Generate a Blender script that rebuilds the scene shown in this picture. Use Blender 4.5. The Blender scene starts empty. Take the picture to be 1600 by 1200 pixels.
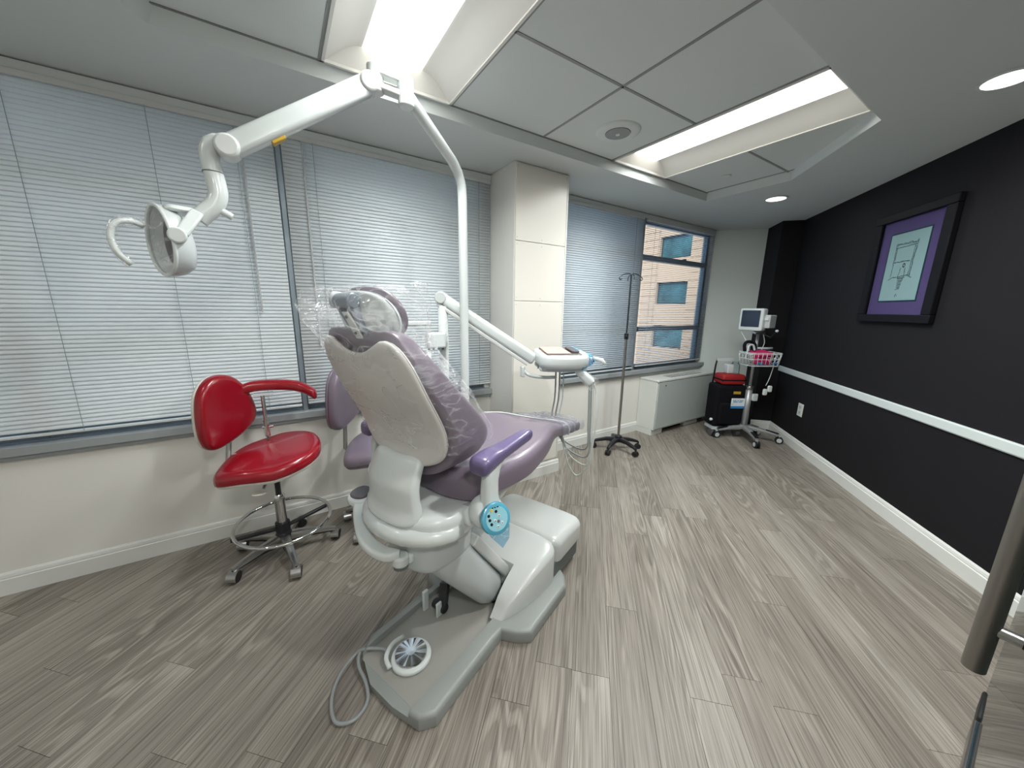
import bpy, bmesh, math, random
from mathutils import Vector, Matrix
random.seed(7)
PI = math.pi
# ------------------------------------------------------------------ camera, world, exposure
SC = bpy.context.scene
COL = SC.collection
cam_d = bpy.data.cameras.new('camera'); cam = bpy.data.objects.new('camera', cam_d); COL.objects.link(cam)
CR = [[0.8397431658, 0.1010451347, -0.5334991061], [-0.5427897659, 0.1824789296, -0.8198052880], [0.0145150100, 0.9780037428, 0.2080816991]]
m = Matrix(((CR[0][0], CR[0][1], CR[0][2], 0), (CR[1][0], CR[1][1], CR[1][2], 0), (CR[2][0], CR[2][1], CR[2][2], 1.391), (0, 0, 0, 1)))
cam.matrix_world = m
cam_d.sensor_width = 36; cam_d.sensor_fit = 'HORIZONTAL'; cam_d.lens = 553.586 / 1600 * 36
cam_d.clip_start = 0.02; cam_d.clip_end = 200
SC.camera = cam
SC.view_settings.view_transform = 'Standard'; SC.view_settings.look = 'None'
SC.view_settings.gamma = 1; SC.view_settings.use_curve_mapping = False
SC.view_settings.exposure = 0.0
W = bpy.data.worlds.new('sky'); SC.world = W; W.use_nodes = True
bg = W.node_tree.nodes['Background']; bg.inputs[0].default_value = (0.68, 0.80, 1.0, 1); bg.inputs[1].default_value = 1.3
sd = bpy.data.lights.new('sun', 'SUN'); so = bpy.data.objects.new('sun', sd); COL.objects.link(so)
sd.energy = 4.6; sd.angle = math.radians(1); sd.color = (1, 0.86, 0.72)
so.rotation_euler = Vector((0.75, 0.35, -0.62)).to_track_quat('-Z', 'Y').to_euler()
LENS_A = 4.0; LENS_B = 4.5; DOWN = 3.0; TROFFER = 27.0; SPOT = 4.0; ADDED_BACK = 22.0; ADDED_DOOR = 26.0

# ------------------------------------------------------------------ materials
def lin(c):
    if isinstance(c, str):
        c = [int(c[i:i+2], 16) / 255 for i in (0, 2, 4)]
        c = [(x / 12.92 if x <= 0.04045 else ((x + 0.055) / 1.055) ** 2.4) for x in c]
    return (*c[:3], 1)
def mat(name, col, rough=0.5, metal=0.0, bump=0, bscale=60, var=0, vscale=6, coat=0, spec=0.5, emit=None, es=0):
    M = bpy.data.materials.new(name); M.use_nodes = True; nt = M.node_tree; p = nt.nodes['Principled BSDF']
    p.inputs['Base Color'].default_value = lin(col); p.inputs['Roughness'].default_value = rough
    p.inputs['Metallic'].default_value = metal; p.inputs['Coat Weight'].default_value = coat
    p.inputs['Specular IOR Level'].default_value = spec
    if emit: p.inputs['Emission Color'].default_value = lin(emit); p.inputs['Emission Strength'].default_value = es
    tc = nt.nodes.new('ShaderNodeTexCoord')
    if bump:
        n = nt.nodes.new('ShaderNodeTexNoise'); n.inputs['Scale'].default_value = bscale; n.inputs['Detail'].default_value = 4
        b = nt.nodes.new('ShaderNodeBump'); b.inputs['Strength'].default_value = bump; b.inputs['Distance'].default_value = 0.01
        nt.links.new(tc.outputs['Object'], n.inputs['Vector']); nt.links.new(n.outputs[0], b.inputs['Height']); nt.links.new(b.outputs[0], p.inputs['Normal'])
    if var:
        n = nt.nodes.new('ShaderNodeTexNoise'); n.inputs['Scale'].default_value = vscale; n.inputs['Detail'].default_value = 5
        r = nt.nodes.new('ShaderNodeMix'); r.data_type = 'RGBA'; r.blend_type = 'MULTIPLY'
        r.inputs[0].default_value = 1
        q = nt.nodes.new('ShaderNodeValToRGB'); q.color_ramp.elements[0].position = 0.3; q.color_ramp.elements[1].position = 0.7
        q.color_ramp.elements[0].color = (1 - var, 1 - var, 1 - var, 1); q.color_ramp.elements[1].color = (1, 1, 1, 1)
        nt.links.new(tc.outputs['Object'], n.inputs['Vector']); nt.links.new(n.outputs[0], q.inputs[0])
        r.inputs[6].default_value = lin(col); nt.links.new(q.outputs[0], r.inputs[7]); nt.links.new(r.outputs[2], p.inputs['Base Color'])
    return M
def glassy(name, tint, alpha, rough=0.05, gloss=0.15):
    """thin clear sheet: transparent, slight haze, fresnel reflection"""
    M = bpy.data.materials.new(name); M.use_nodes = True; nt = M.node_tree; nt.nodes.remove(nt.nodes['Principled BSDF'])
    out = nt.nodes['Material Output']; t = nt.nodes.new('ShaderNodeBsdfTransparent'); t.inputs[0].default_value = lin(tint)
    d = nt.nodes.new('ShaderNodeBsdfDiffuse'); d.inputs[0].default_value = (0.85, 0.87, 0.88, 1)
    g = nt.nodes.new('ShaderNodeBsdfGlossy'); g.inputs['Roughness'].default_value = rough
    m1 = nt.nodes.new('ShaderNodeMixShader'); m2 = nt.nodes.new('ShaderNodeMixShader')
    nt.links.new(t.outputs[0], m1.inputs[1]); nt.links.new(d.outputs[0], m1.inputs[2]); m1.inputs[0].default_value = alpha
    lw = nt.nodes.new('ShaderNodeLayerWeight'); lw.inputs[0].default_value = gloss
    nt.links.new(lw.outputs['Fresnel'], m2.inputs[0]); nt.links.new(m1.outputs[0], m2.inputs[1]); nt.links.new(g.outputs[0], m2.inputs[2])
    nt.links.new(m2.outputs[0], out.inputs[0]); return M
def film(name, tint, haze, scale=16):
    """crinkled plastic film: clear, with crease glints painted as milky haze, plus real gloss"""
    M = bpy.data.materials.new(name); M.use_nodes = True; nt = M.node_tree; nt.nodes.remove(nt.nodes['Principled BSDF'])
    out = nt.nodes['Material Output']; t = nt.nodes.new('ShaderNodeBsdfTransparent'); t.inputs[0].default_value = lin(tint)
    d = nt.nodes.new('ShaderNodeBsdfTranslucent'); d.inputs[0].default_value = (0.9, 0.92, 0.94, 1)
    d2 = nt.nodes.new('ShaderNodeBsdfDiffuse'); d2.inputs[0].default_value = (0.9, 0.92, 0.94, 1)
    dm = nt.nodes.new('ShaderNodeMixShader'); dm.inputs[0].default_value = .5; nt.links.new(d.outputs[0], dm.inputs[1]); nt.links.new(d2.outputs[0], dm.inputs[2])
    g = nt.nodes.new('ShaderNodeBsdfGlossy'); g.inputs['Roughness'].default_value = 0.13
    tc = nt.nodes.new('ShaderNodeTexCoord'); n = nt.nodes.new('ShaderNodeTexNoise'); n.inputs['Scale'].default_value = scale
    mp = nt.nodes.new('ShaderNodeMapping'); mp.inputs['Scale'].default_value = (1, 1, 2.2); mp.inputs['Rotation'].default_value = (0.5, 0.7, 0)
    nt.links.new(tc.outputs['Object'], mp.inputs[0]); nt.links.new(mp.outputs[0], n.inputs['Vector'])
    n.inputs['Detail'].default_value = 3; n.inputs['Distortion'].default_value = 1.2
    rd = nt.nodes.new('ShaderNodeMath'); rd.operation = 'SUBTRACT'; rd.inputs[1].default_value = .5; nt.links.new(n.outputs[0], rd.inputs[0])
    ab = nt.nodes.new('ShaderNodeMath'); ab.operation = 'ABSOLUTE'; nt.links.new(rd.outputs[0], ab.inputs[0])   # thin ridges where the noise crosses 0.5
    v = nt.nodes.new('ShaderNodeValToRGB'); v.color_ramp.elements[0].position = 0.0; v.color_ramp.elements[1].position = 0.045
    v.color_ramp.elements[0].color = (haze+.28,)*3 + (1,); v.color_ramp.elements[1].color = (haze,)*3 + (1,)  # crease glints painted as whiter haze along the ridges
    nt.links.new(ab.outputs[0], v.inputs[0])
    b = nt.nodes.new('ShaderNodeBump'); b.inputs['Strength'].default_value = 0.9; b.inputs['Distance'].default_value = 0.02; nt.links.new(n.outputs[0], b.inputs['Height']); nt.links.new(b.outputs[0], g.inputs['Normal'])
    m1 = nt.nodes.new('ShaderNodeMixShader'); m2 = nt.nodes.new('ShaderNodeMixShader'); m2.inputs[0].default_value = 0.05
    nt.links.new(v.outputs[0], m1.inputs[0]); nt.links.new(t.outputs[0], m1.inputs[1]); nt.links.new(dm.outputs[0], m1.inputs[2])
    nt.links.new(m1.outputs[0], m2.inputs[1]); nt.links.new(g.outputs[0], m2.inputs[2]); nt.links.new(m2.outputs[0], out.inputs[0]); return M
def slat_mat(name, col, tr):
    M = mat(name, col, 0.45); nt = M.node_tree; p = nt.nodes['Principled BSDF']; out = nt.nodes['Material Output']
    t = nt.nodes.new('ShaderNodeBsdfTranslucent'); t.inputs[0].default_value = lin(col); mx = nt.nodes.new('ShaderNodeMixShader'); mx.inputs[0].default_value = tr
    nt.links.new(p.outputs[0], mx.inputs[1]); nt.links.new(t.outputs[0], mx.inputs[2]); nt.links.new(mx.outputs[0], out.inputs[0]); return M
def wood(name):
    M = bpy.data.materials.new(name); M.use_nodes = True; nt = M.node_tree; p = nt.nodes['Principled BSDF']; L = nt.links
    tc = nt.nodes.new('ShaderNodeTexCoord'); oi = nt.nodes.new('ShaderNodeObjectInfo')
    sc = nt.nodes.new('ShaderNodeVectorMath'); sc.operation = 'MULTIPLY_ADD'; sc.inputs[1].default_value = (1, 1, 1)
    off = nt.nodes.new('ShaderNodeVectorMath'); off.operation = 'SCALE'; off.inputs[0].default_value = (37.3, 91.7, 13.1)
    L.new(oi.outputs['Random'], off.inputs['Scale']); L.new(tc.outputs['Object'], sc.inputs[0]); L.new(off.outputs[0], sc.inputs[2])
    def noise(scale, vec, det=5, dist=0.0):
        mp = nt.nodes.new('ShaderNodeMapping'); mp.inputs['Scale'].default_value = vec
        n = nt.nodes.new('ShaderNodeTexNoise'); n.inputs['Scale'].default_value = scale; n.inputs['Detail'].default_value = det; n.inputs['Distortion'].default_value = dist
        L.new(sc.outputs[0], mp.inputs[0]); L.new(mp.outputs[0], n.inputs['Vector']); return n
    def ramp(src, *st):
        r = nt.nodes.new('ShaderNodeValToRGB'); el = r.color_ramp.elements
        while len(el) < len(st): el.new(0.5)
        for e, (pos, c) in zip(el, st): e.position = pos; e.color = lin(c)
        L.new(src, r.inputs[0]); return r
    def mix(a, b, f, mode='MIX'):
        x = nt.nodes.new('ShaderNodeMix'); x.data_type = 'RGBA'; x.blend_type = mode
        if isinstance(f, float): x.inputs[0].default_value = f
        else: L.new(f, x.inputs[0])
        L.new(a, x.inputs[6]); L.new(b, x.inputs[7]); return x.outputs[2]
    base = ramp(noise(2.0, (0.6, 5, 1), 4).outputs[0], (0.28, '77726b'), (0.5, '8b857d'), (0.72, '9d9890'))
    tone = ramp(oi.outputs['Random'], (0, '79736b'), (0.5, '928c84'), (1, 'b0aca4'))
    c = mix(base.outputs[0], tone.outputs[0], 0.35)
    # cathedral figure: rings of a strongly stretched, warped noise
    fg = noise(1.0, (0.75, 5.5, 1), 1.5, 0.2)
    mul = nt.nodes.new('ShaderNodeMath'); mul.operation = 'MULTIPLY'; mul.inputs[1].default_value = 130; L.new(fg.outputs[0], mul.inputs[0])
    sn = nt.nodes.new('ShaderNodeMath'); sn.operation = 'SINE'; L.new(mul.outputs[0], sn.inputs[0])
    fr = ramp(sn.outputs[0], (0.0, '69635c'), (0.30, '8f8980'), (0.9, 'a7a299'))
    msk = ramp(noise(1.3, (0.7, 3, 1), 2).outputs[0], (0.44, '000000'), (0.62, 'b4b4b4'))
    c = mix(c, fr.outputs[0], msk.outputs[0])
    fine = ramp(noise(7, (0.5, 26, 1), 5, 0.15).outputs[0], (0.34, '8e877f'), (0.5, 'e0ddd8'), (0.66, 'ffffff'))
    c = mix(c, fine.outputs[0], 0.68, 'MULTIPLY')
    streak = ramp(noise(5, (0.35, 34, 1), 3).outputs[0], (0.60, '000000'), (0.70, '606060'))
    lt = nt.nodes.new('ShaderNodeRGB'); lt.outputs[0].default_value = lin('b9b4aa')
    c = mix(c, lt.outputs[0], streak.outputs[0])
    L.new(c, p.inputs['Base Color']); p.inputs['Roughness'].default_value = 0.42; p.inputs['Specular IOR Level'].default_value = 0.35
    b = nt.nodes.new('ShaderNodeBump'); b.inputs['Strength'].default_value = 0.12; b.inputs['Distance'].default_value = 0.002
    L.new(fine.outputs[0], b.inputs['Height']); L.new(b.outputs[0], p.inputs['Normal'])
    return M

M = {}
M['wall'] = mat('cream_paint', 'e2e1db', 0.55, bump=0.05, bscale=30, var=0.05, vscale=1.5)
M['wall_g'] = mat('pale_green_paint', 'd3dcd8', 0.6, bump=0.05)
M['panel'] = mat('column_panel_paint', 'dedbd3', 0.3, bump=0.03, bscale=8)
M['black'] = mat('black_paint', '161519', 0.8, spec=0.25, bump=0.05, bscale=40, var=0.1, vscale=3)
M['ceil'] = mat('ceiling_paint', 'd0d6d6', 0.8, bump=0.03)
M['tile'] = mat('ceiling_tile', 'd8dedd', 0.85, bump=0.05, bscale=200)
M['grid'] = mat('ceiling_grid_metal', '8e9191', 0.5)
M['trim'] = mat('white_trim', 'd8dad6', 0.35)
M['rail'] = mat('white_rail', 'c9d2d1', 0.4)
M['refl'] = mat('troffer_white', 'e4e4e0', 0.5)
M['lensA'] = mat('lit_lens_near', 'ffffff', 0.4, emit='fffaf0', es=LENS_A)
M['lensB'] = mat('lit_lens_far', 'ffffff', 0.4, emit='fffaf0', es=LENS_B)
M['down'] = mat('downlight_lens', 'ffffff', 0.4, emit='fff6f0', es=DOWN)
M['wood'] = wood('grey_oak_vinyl')
M['sub'] = mat('subfloor', '3a352f', 0.9)
M['slat'] = slat_mat('blind_slat_white', 'e9eff1', 0.26)
M['slat2'] = slat_mat('blind_slat_blue', 'dfe6ea', 0.45)
M['slat3'] = mat('blind_slat_open', '98a3b2', 0.5)  # same slats in a darker tone, their backlit shade put into the colour
M['blindm'] = mat('blind_metal', 'c9cccb', 0.4)
M['cord'] = mat('blind_cord', '8f9a9a', 0.7)
M['wand'] = glassy('clear_wand', 'c8d0d0', 0.5, 0.1, 0.4)
M['alu'] = mat('window_aluminium', '7f8b93', 0.4, 0.3)
M['sill'] = mat('grey_sill', '93999b', 0.45)
M['glass'] = glassy('window_glass', 'eef6f8', 0.0, 0.02, 0.12)
M['pglass'] = glassy('picture_glass', 'eef6f8', 0.0, 0.02, 0.03)
M['dglass'] = glassy('door_glass', '8fa09a', 0.06, 0.03, 0.25)
M['steel'] = mat('brushed_steel', '9a9690', 0.42, 1.0, bump=0.03, bscale=300)
M['dsteel'] = mat('dark_steel', '55585c', 0.3, 1.0)
M['chrome'] = mat('chrome', 'd4d4d4', 0.1, 1.0)
M['chromed'] = mat('dull_chrome', 'b5b5b3', 0.28, 1.0)
M['lever'] = mat('grey_blue_lever', '6f7a88', 0.35)
M['silver'] = mat('satin_silver', 'a9acad', 0.42, 0.55)
M['rubber'] = mat('black_rubber', '17171a', 0.5)
M['bplast'] = mat('black_plastic', '1b1c22', 0.38)
M['white'] = mat('white_enamel', 'ced5d4', 0.25, coat=0.4)
M['greyp'] = mat('pale_grey_plastic', 'bcc3c4', 0.35, coat=0.2)
M['cover'] = mat('light_grey_cover', 'c9cdcb', 0.3, coat=0.3)
M['plate'] = mat('mid_grey_base', '8c918e', 0.42, bump=0.02, bscale=200)
M['plated'] = mat('grey_base_panel', '94948e', 0.5)
M['purple'] = mat('mauve_leather', '726875', 0.34, bump=0.06, bscale=120, coat=0.15)
M['purple2'] = mat('violet_armrest', '5f5679', 0.3, coat=0.3)
M['shell'] = mat('backrest_shell', 'cdccc9', 0.45)
M['greym'] = mat('steel_blue_metal', '7d8894', 0.35, 0.2)
M['red'] = mat('red_leather', '8a081b', 0.25, bump=0.05, bscale=90, coat=0.4)
M['cream'] = mat('cream_shell', 'd8d5cc', 0.4)
M['teal'] = mat('blue_panel', '4f9fb8', 0.25, coat=0.5)
M['panelface'] = mat('pale_blue_face', '8fc3cf', 0.3, coat=0.4)
M['blue'] = mat('blue_film', '4aa3d8', 0.3)
M['bfilm'] = film('blue_barrier_film', '8fd0f0', 0.25, 8)
M['film2'] = film('grey_plastic_film', 'dfe0e6', 0.22, 7)
M['film'] = film('clear_plastic_film', 'ffffff', 0.06, 5.5)
M['yellow'] = mat('yellow_button', 'e0c040', 0.4)
M['pink'] = mat('peach_paper', 'e2b4a4', 0.7)
M['screen'] = mat('dark_screen', '16263c', 0.12, coat=0.5)
M['magenta'] = mat('magenta_cuff', 'b01058', 0.7)
M['redbag'] = mat('red_nylon', '8e1014', 0.65)
M['blackbag'] = mat('black_nylon', '0b0b11', 0.85, bump=0.1, spec=0.2)
M['label'] = mat('label_white_blue', 'd4dde2', 0.5)
M['labelb'] = mat('label_blue', '2f79b5', 0.5)
M['labely'] = mat('label_yellow', 'b8962c', 0.5)
M['mat'] = mat('purple_mount', '644a74', 0.8, spec=0.2)
M['ink'] = mat('ink', '5c6463', 0.8)
M['paper'] = mat('paper', 'a6b1ad', 0.8)
M['teald'] = mat('dark_teal_bevel', '10303c', 0.6)
M['frame'] = mat('black_frame', '08070e', 0.65, spec=0.2)
M['hvac'] = mat('heater_enamel', 'd2d5cf', 0.5)
M['hvacf'] = mat('heater_front', 'aeb6b3', 0.5)
M['vent'] = mat('vent_grey', '5f6664', 0.5)
M['dark'] = mat('dark_gap', '0c0c0e', 0.9)
M['facade'] = mat('sand_brick', 'd2b8a2', 0.8)
M['facade2'] = mat('grey_stone', 'a79a92', 0.8)
M['bwin'] = mat('street_window_glass', '4f8490', 0.15, coat=0.4, var=0.75, vscale=0.9)  # uneven tone stands for reflections painted into the panes
M['bframe'] = mat('street_window_frame', '3a4850', 0.5)
M['hose'] = mat('grey_hose', '8f9494', 0.5)
M['hosew'] = mat('white_hose', 'c9cfcc', 0.4)
M['sock'] = mat('dark_pad', '5c5a5e', 0.5)

# ------------------------------------------------------------------ mesh helpers
class MB:
    def __init__(s): s.v = []; s.f = []
    def add(s, vs, fs):
        n = len(s.v); s.v += [tuple(v) for v in vs]; s.f += [tuple(i + n for i in f) for f in fs]; return s
    def box(s, x0, x1, y0, y1, z0, z1):
        return s.add([(x0,y0,z0),(x1,y0,z0),(x1,y1,z0),(x0,y1,z0),(x0,y0,z1),(x1,y0,z1),(x1,y1,z1),(x0,y1,z1)],
                     [(0,3,2,1),(4,5,6,7),(0,1,5,4),(1,2,6,5),(2,3,7,6),(3,0,4,7)])
    def bar(s, p0, p1, w, h, up=(0,0,1), w1=None, h1=None):
        p0 = Vector(p0); p1 = Vector(p1); d = (p1 - p0).normalized(); sd = d.cross(Vector(up)).normalized(); u = sd.cross(d)
        w1 = w if w1 is None else w1; h1 = h if h1 is None else h1; vs = []
        for p, a, b in ((p0, w, h), (p1, w1, h1)):
            for x, y in ((-1,-1),(1,-1),(1,1),(-1,1)): vs.append(p + sd * x * a / 2 + u * y * b / 2)
        return s.add(vs, [(0,1,2,3),(7,6,5,4),(0,4,5,1),(1,5,6,2),(2,6,7,3),(3,7,4,0)])
    def loft(s, rings, caps=True, closed=False):
        n = len(rings[0]); vs = [p for r in rings for p in r]; fs = []
        R = len(rings)
        for i in range(R if closed else R - 1):
            j = (i + 1) % R
            for k in range(n): fs.append((i*n+k, i*n+(k+1)%n, j*n+(k+1)%n, j*n+k))
        if caps and not closed: fs.append(tuple(range(n))[::-1]); fs.append(tuple((R-1)*n+k for k in range(n)))
        return s.add(vs, fs)
    def cyl(s, p0, p1, r0, r1=None, n=16):
        r1 = r0 if r1 is None else r1; p0 = Vector(p0); p1 = Vector(p1); d = (p1-p0).normalized()
        a = d.orthogonal().normalized(); b = d.cross(a)
        return s.loft([[p + (a*math.cos(2*PI*k/n) + b*math.sin(2*PI*k/n))*r for k in range(n)] for p, r in ((p0,r0),(p1,r1))])
    def tube(s, path, r, n=8, closed=False, flat=None):
        P = [Vector(p) for p in path]; rings = []; R = r if isinstance(r, (list, tuple)) else [r]*len(P)
        nrm = None
        for i, p in enumerate(P):
            if closed: d = P[(i+1) % len(P)] - P[i-1]
            else: d = P[min(i+1, len(P)-1)] - P[max(i-1, 0)]
            d.normalize()
            if nrm is None: nrm = d.orthogonal().normalized()
            nrm = (nrm - d*nrm.dot(d)).normalized(); b = d.cross(nrm)
            rings.append([p + (nrm*math.cos(2*PI*k/n) + b*math.sin(2*PI*k/n))*R[i] for k in range(n)])
        return s.loft(rings, True, closed)
    def lathe(s, prof, c=(0,0,0), ax=(0,0,1), n=20):
        c = Vector(c); d = Vector(ax).normalized(); a = d.orthogonal().normalized(); b = d.cross(a)
        return s.loft([[c + d*h + (a*math.cos(2*PI*k/n) + b*math.sin(2*PI*k/n))*max(r, 1e-4) for k in range(n)] for r, h in prof])
    def prism(s, poly, z0, z1):
        n = len(poly); vs = [(x,y,z0) for x,y in poly] + [(x,y,z1) for x,y in poly]
        return s.add(vs, [tuple(range(n))[::-1], tuple(range(n, 2*n))] + [(k,(k+1)%n,n+(k+1)%n,n+k) for k in range(n)])
    def sphere(s, c, r, n=12, sc=(1,1,1)):
        c = Vector(c); rings = []
        for i in range(1, n):
            t = PI*i/n
            rings.append([c + Vector((math.sin(t)*math.cos(2*PI*k/(2*n))*sc[0], math.sin(t)*math.sin(2*PI*k/(2*n))*sc[1], -math.cos(t)*sc[2]))*r for k in range(2*n)])
        return s.loft(rings)
    def pillow(s, outl, T, r, fn=None, K=5, dome=0.0, rb=None, A=4, nr=None):
        """closed soft slab over outline (u,v): thickness T, rounded rims, centre dome; fn maps (u,v,w)"""
        rb = r if rb is None else rb
        n = len(outl); P = [Vector(p) for p in outl]; c = sum(P, Vector((0,0))) / n
        area = sum(P[i].x*P[(i+1)%n].y - P[(i+1)%n].x*P[i].y for i in range(n))
        sg = 1 if area > 0 else -1
        N = []
        for i in range(n):
            t = (P[(i+1)%n] - P[i-1]).normalized(); N.append(Vector((-t.y, t.x))*sg)
        ins = lambda d: [P[i] + N[i]*d for i in range(n)]
        rings = []
        B = ins(rb); Tp = ins(r)
        for k in range(1, K+1):
            f = k/(K+1); rings.append([(*(c + (p-c)*f), 0) for p in B])
        for a in range(A+1):
            t = PI/2*a/A; rings.append([(*q, rb*(1-math.cos(t))) for q in ins(rb*(1-math.sin(t)))])
        for a in range(A+1):
            t = PI/2*a/A; rings.append([(*q, T-r+r*math.sin(t)) for q in ins(r*(1-math.cos(t)))])
        for k in range(K, 0, -1):
            f = k/(K+1); rings.append([(*(c + (p-c)*f), T + dome*(1-f*f)) for p in Tp])
        vs = [q for R in rings for q in R] + [(c.x, c.y, 0), (c.x, c.y, T+dome)]
        if sg < 0: pass
        if fn: vs = [fn(*q) for q in vs]
        R = len(rings); fs = []
        for i in range(R-1):
            for k in range(n):
                f = (i*n+k, i*n+(k+1)%n, (i+1)*n+(k+1)%n, (i+1)*n+k); fs.append(f)
        for k in range(n): fs.append((R*n, (k+1)%n, k)); fs.append((R*n+1, (R-1)*n+k, (R-1)*n+(k+1)%n))
        return s.add(vs, fs)
def obj(name, mb, m, parent=None, smooth=False, bevel=0, seg=2, sub=0, angle=None):
    me = bpy.data.meshes.new(name); me.from_pydata(mb.v, [], mb.f)
    bm = bmesh.new(); bm.from_mesh(me); bmesh.ops.recalc_face_normals(bm, faces=bm.faces); bm.to_mesh(me); bm.free()
    me.materials.append(M[m] if isinstance(m, str) else m)
    if smooth: me.shade_smooth()
    if angle is not None:
        me.shade_smooth(); me.set_sharp_from_angle(angle=math.radians(angle))
    o = bpy.data.objects.new(name, me); COL.objects.link(o)
    if parent: o.parent = parent
    if bevel:
        b = o.modifiers.new('bevel', 'BEVEL'); b.width = bevel; b.segments = seg; b.limit_method = 'ANGLE'; b.angle_limit = math.radians(40); b.harden_normals = False
        me.shade_smooth(); me.set_sharp_from_angle(angle=math.radians(50))
    if sub:
        b = o.modifiers.new('subdivision', 'SUBSURF'); b.levels = sub; b.render_levels = sub; me.shade_smooth()
    return o
def cut(o, mb):
    """subtract a cutter mesh for good (applied, no helper object left)"""
    c = obj('cutter', mb, 'white', o.parent); b = o.modifiers.new('cut', 'BOOLEAN'); b.object = c; b.solver = 'EXACT'
    dg = bpy.context.evaluated_depsgraph_get(); me = bpy.data.meshes.new_from_object(o.evaluated_get(dg)); o.modifiers.clear(); o.data = me
    me.shade_smooth(); me.set_sharp_from_angle(angle=math.radians(38))
    bpy.data.objects.remove(c)
def tag(o, label, cat, group=None):
    o['label'] = label; o['category'] = cat
    if group: o['group'] = group
    return o
def thing(name, label, cat, loc=(0,0,0), rz=0, group=None):
    o = bpy.data.objects.new(name, None); COL.objects.link(o); o.location = loc; o.rotation_euler = (0,0,rz); o.empty_display_size = 0.1
    return tag(o, label, cat, group)
def struct(name, mb, m, **k):
    o = obj(name, mb, m, **k); o['kind'] = 'structure'; return o
def curve_closed(pts, n=48):
    """Catmull-Rom through closed 2-D points, resampled evenly"""
    P = [Vector(p) for p in pts]; L = len(P); out = []
    for i in range(L):
        p0, p1, p2, p3 = P[i-1], P[i], P[(i+1)%L], P[(i+2)%L]
        for k in range(8):
            t = k/8; out.append(0.5*((2*p1) + (p2-p0)*t + (2*p0-5*p1+4*p2-p3)*t*t + (3*p1-p0-3*p2+p3)*t**3))
    d = [0]
    for i in range(len(out)): d.append(d[-1] + (out[(i+1)%len(out)] - out[i]).length)
    res = []; j = 0
    for k in range(n):
        s = d[-1]*k/n
        while d[j+1] < s: j += 1
        f = (s-d[j])/max(d[j+1]-d[j], 1e-9); res.append(tuple(out[j].lerp(out[(j+1)%len(out)], f)))
    return res
def curve_open(pts, n=24):
    P = [Vector(p) for p in pts]; P = [2*P[0]-P[1]] + P + [2*P[-1]-P[-2]]; out = []; L = len(P)-3
    for k in range(n):
        x = k/(n-1)*L; i = min(int(x), L-1); t = x-i; p0,p1,p2,p3 = P[i:i+4]
        out.append(0.5*((2*p1) + (p2-p0)*t + (2*p0-5*p1+4*p2-p3)*t*t + (3*p1-p0-3*p2+p3)*t**3))
    return out
def rrect(x0, x1, y0, y1, r, n=5):
    out = []
    for cx, cy, a0 in ((x1-r,y1-r,0),(x0+r,y1-r,PI/2),(x0+r,y0+r,PI),(x1-r,y0+r,3*PI/2)):
        for k in range(n+1): a = a0+PI/2*k/n; out.append((cx+r*math.cos(a), cy+r*math.sin(a)))
    return out
def densify(poly, step=0.04):
    out = []
    for i, p in enumerate(poly):
        q = poly[(i+1) % len(poly)]; L = math.dist(p, q); k = max(1, int(L/step))
        for j in range(k): out.append((p[0]+(q[0]-p[0])*j/k, p[1]+(q[1]-p[1])*j/k))
    return out
def lerp(x, xs, ys):
    if x <= xs[0]: return ys[0]
    for i in range(len(xs)-1):
        if x <= xs[i+1]:
            t = (x-xs[i])/(xs[i+1]-xs[i]); return ys[i]+(ys[i+1]-ys[i])*t
    return ys[-1]
def slerp(x, xs, ys):
    """smooth interpolation (cubic through neighbours)"""
    if x <= xs[0]: return ys[0]
    if x >= xs[-1]: return ys[-1]
    for i in range(len(xs)-1):
        if x <= xs[i+1]: break
    g = lambda j: (ys[min(j+1,len(ys)-1)]-ys[max(j-1,0)])/(xs[min(j+1,len(xs)-1)]-xs[max(j-1,0)])
    h = xs[i+1]-xs[i]; t = (x-xs[i])/h
    return (2*t**3-3*t*t+1)*ys[i] + (t**3-2*t*t+t)*h*g(i) + (-2*t**3+3*t*t)*ys[i+1] + (t**3-t*t)*h*g(i+1)
def clip_poly(poly, planes):
    for nx, ny, d in planes:      # keep nx*x+ny*y <= d
        out = []
        for i in range(len(poly)):
            a = poly[i]; b = poly[(i+1)%len(poly)]; fa = nx*a[0]+ny*a[1]-d; fb = nx*b[0]+ny*b[1]-d
            if fa <= 0: out.append(a)
            if fa*fb < 0: t = fa/(fa-fb); out.append((a[0]+(b[0]-a[0])*t, a[1]+(b[1]-a[1])*t))
        poly = out
        if len(poly) < 3: return []
    return poly

# ------------------------------------------------------------------ room constants
YW = 2.558; ZC = 2.368; ZT = 2.425; XL = -2.2; YB = -1.05
U = Vector((0.746, 0.666, 0)).normalized(); N = Vector((-U.y, U.x, 0)); B0 = Vector((3.318, 0.36, 0))
def bw(s, n, z=0): v = B0 + U*s + N*n; return Vector((v.x, v.y, z))
S_END = 2.44
P_far = bw(S_END, 0.0); P_win = Vector((4.615, YW, 0))
sB = (YB - B0.y)/U.y
P_near = bw(sB, 0)
room = [(XL, YB), (P_near.x, YB), tuple(bw(2.46, 0)[:2]), tuple(bw(2.46, 0.7498)[:2]), (XL, YW)]

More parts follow.
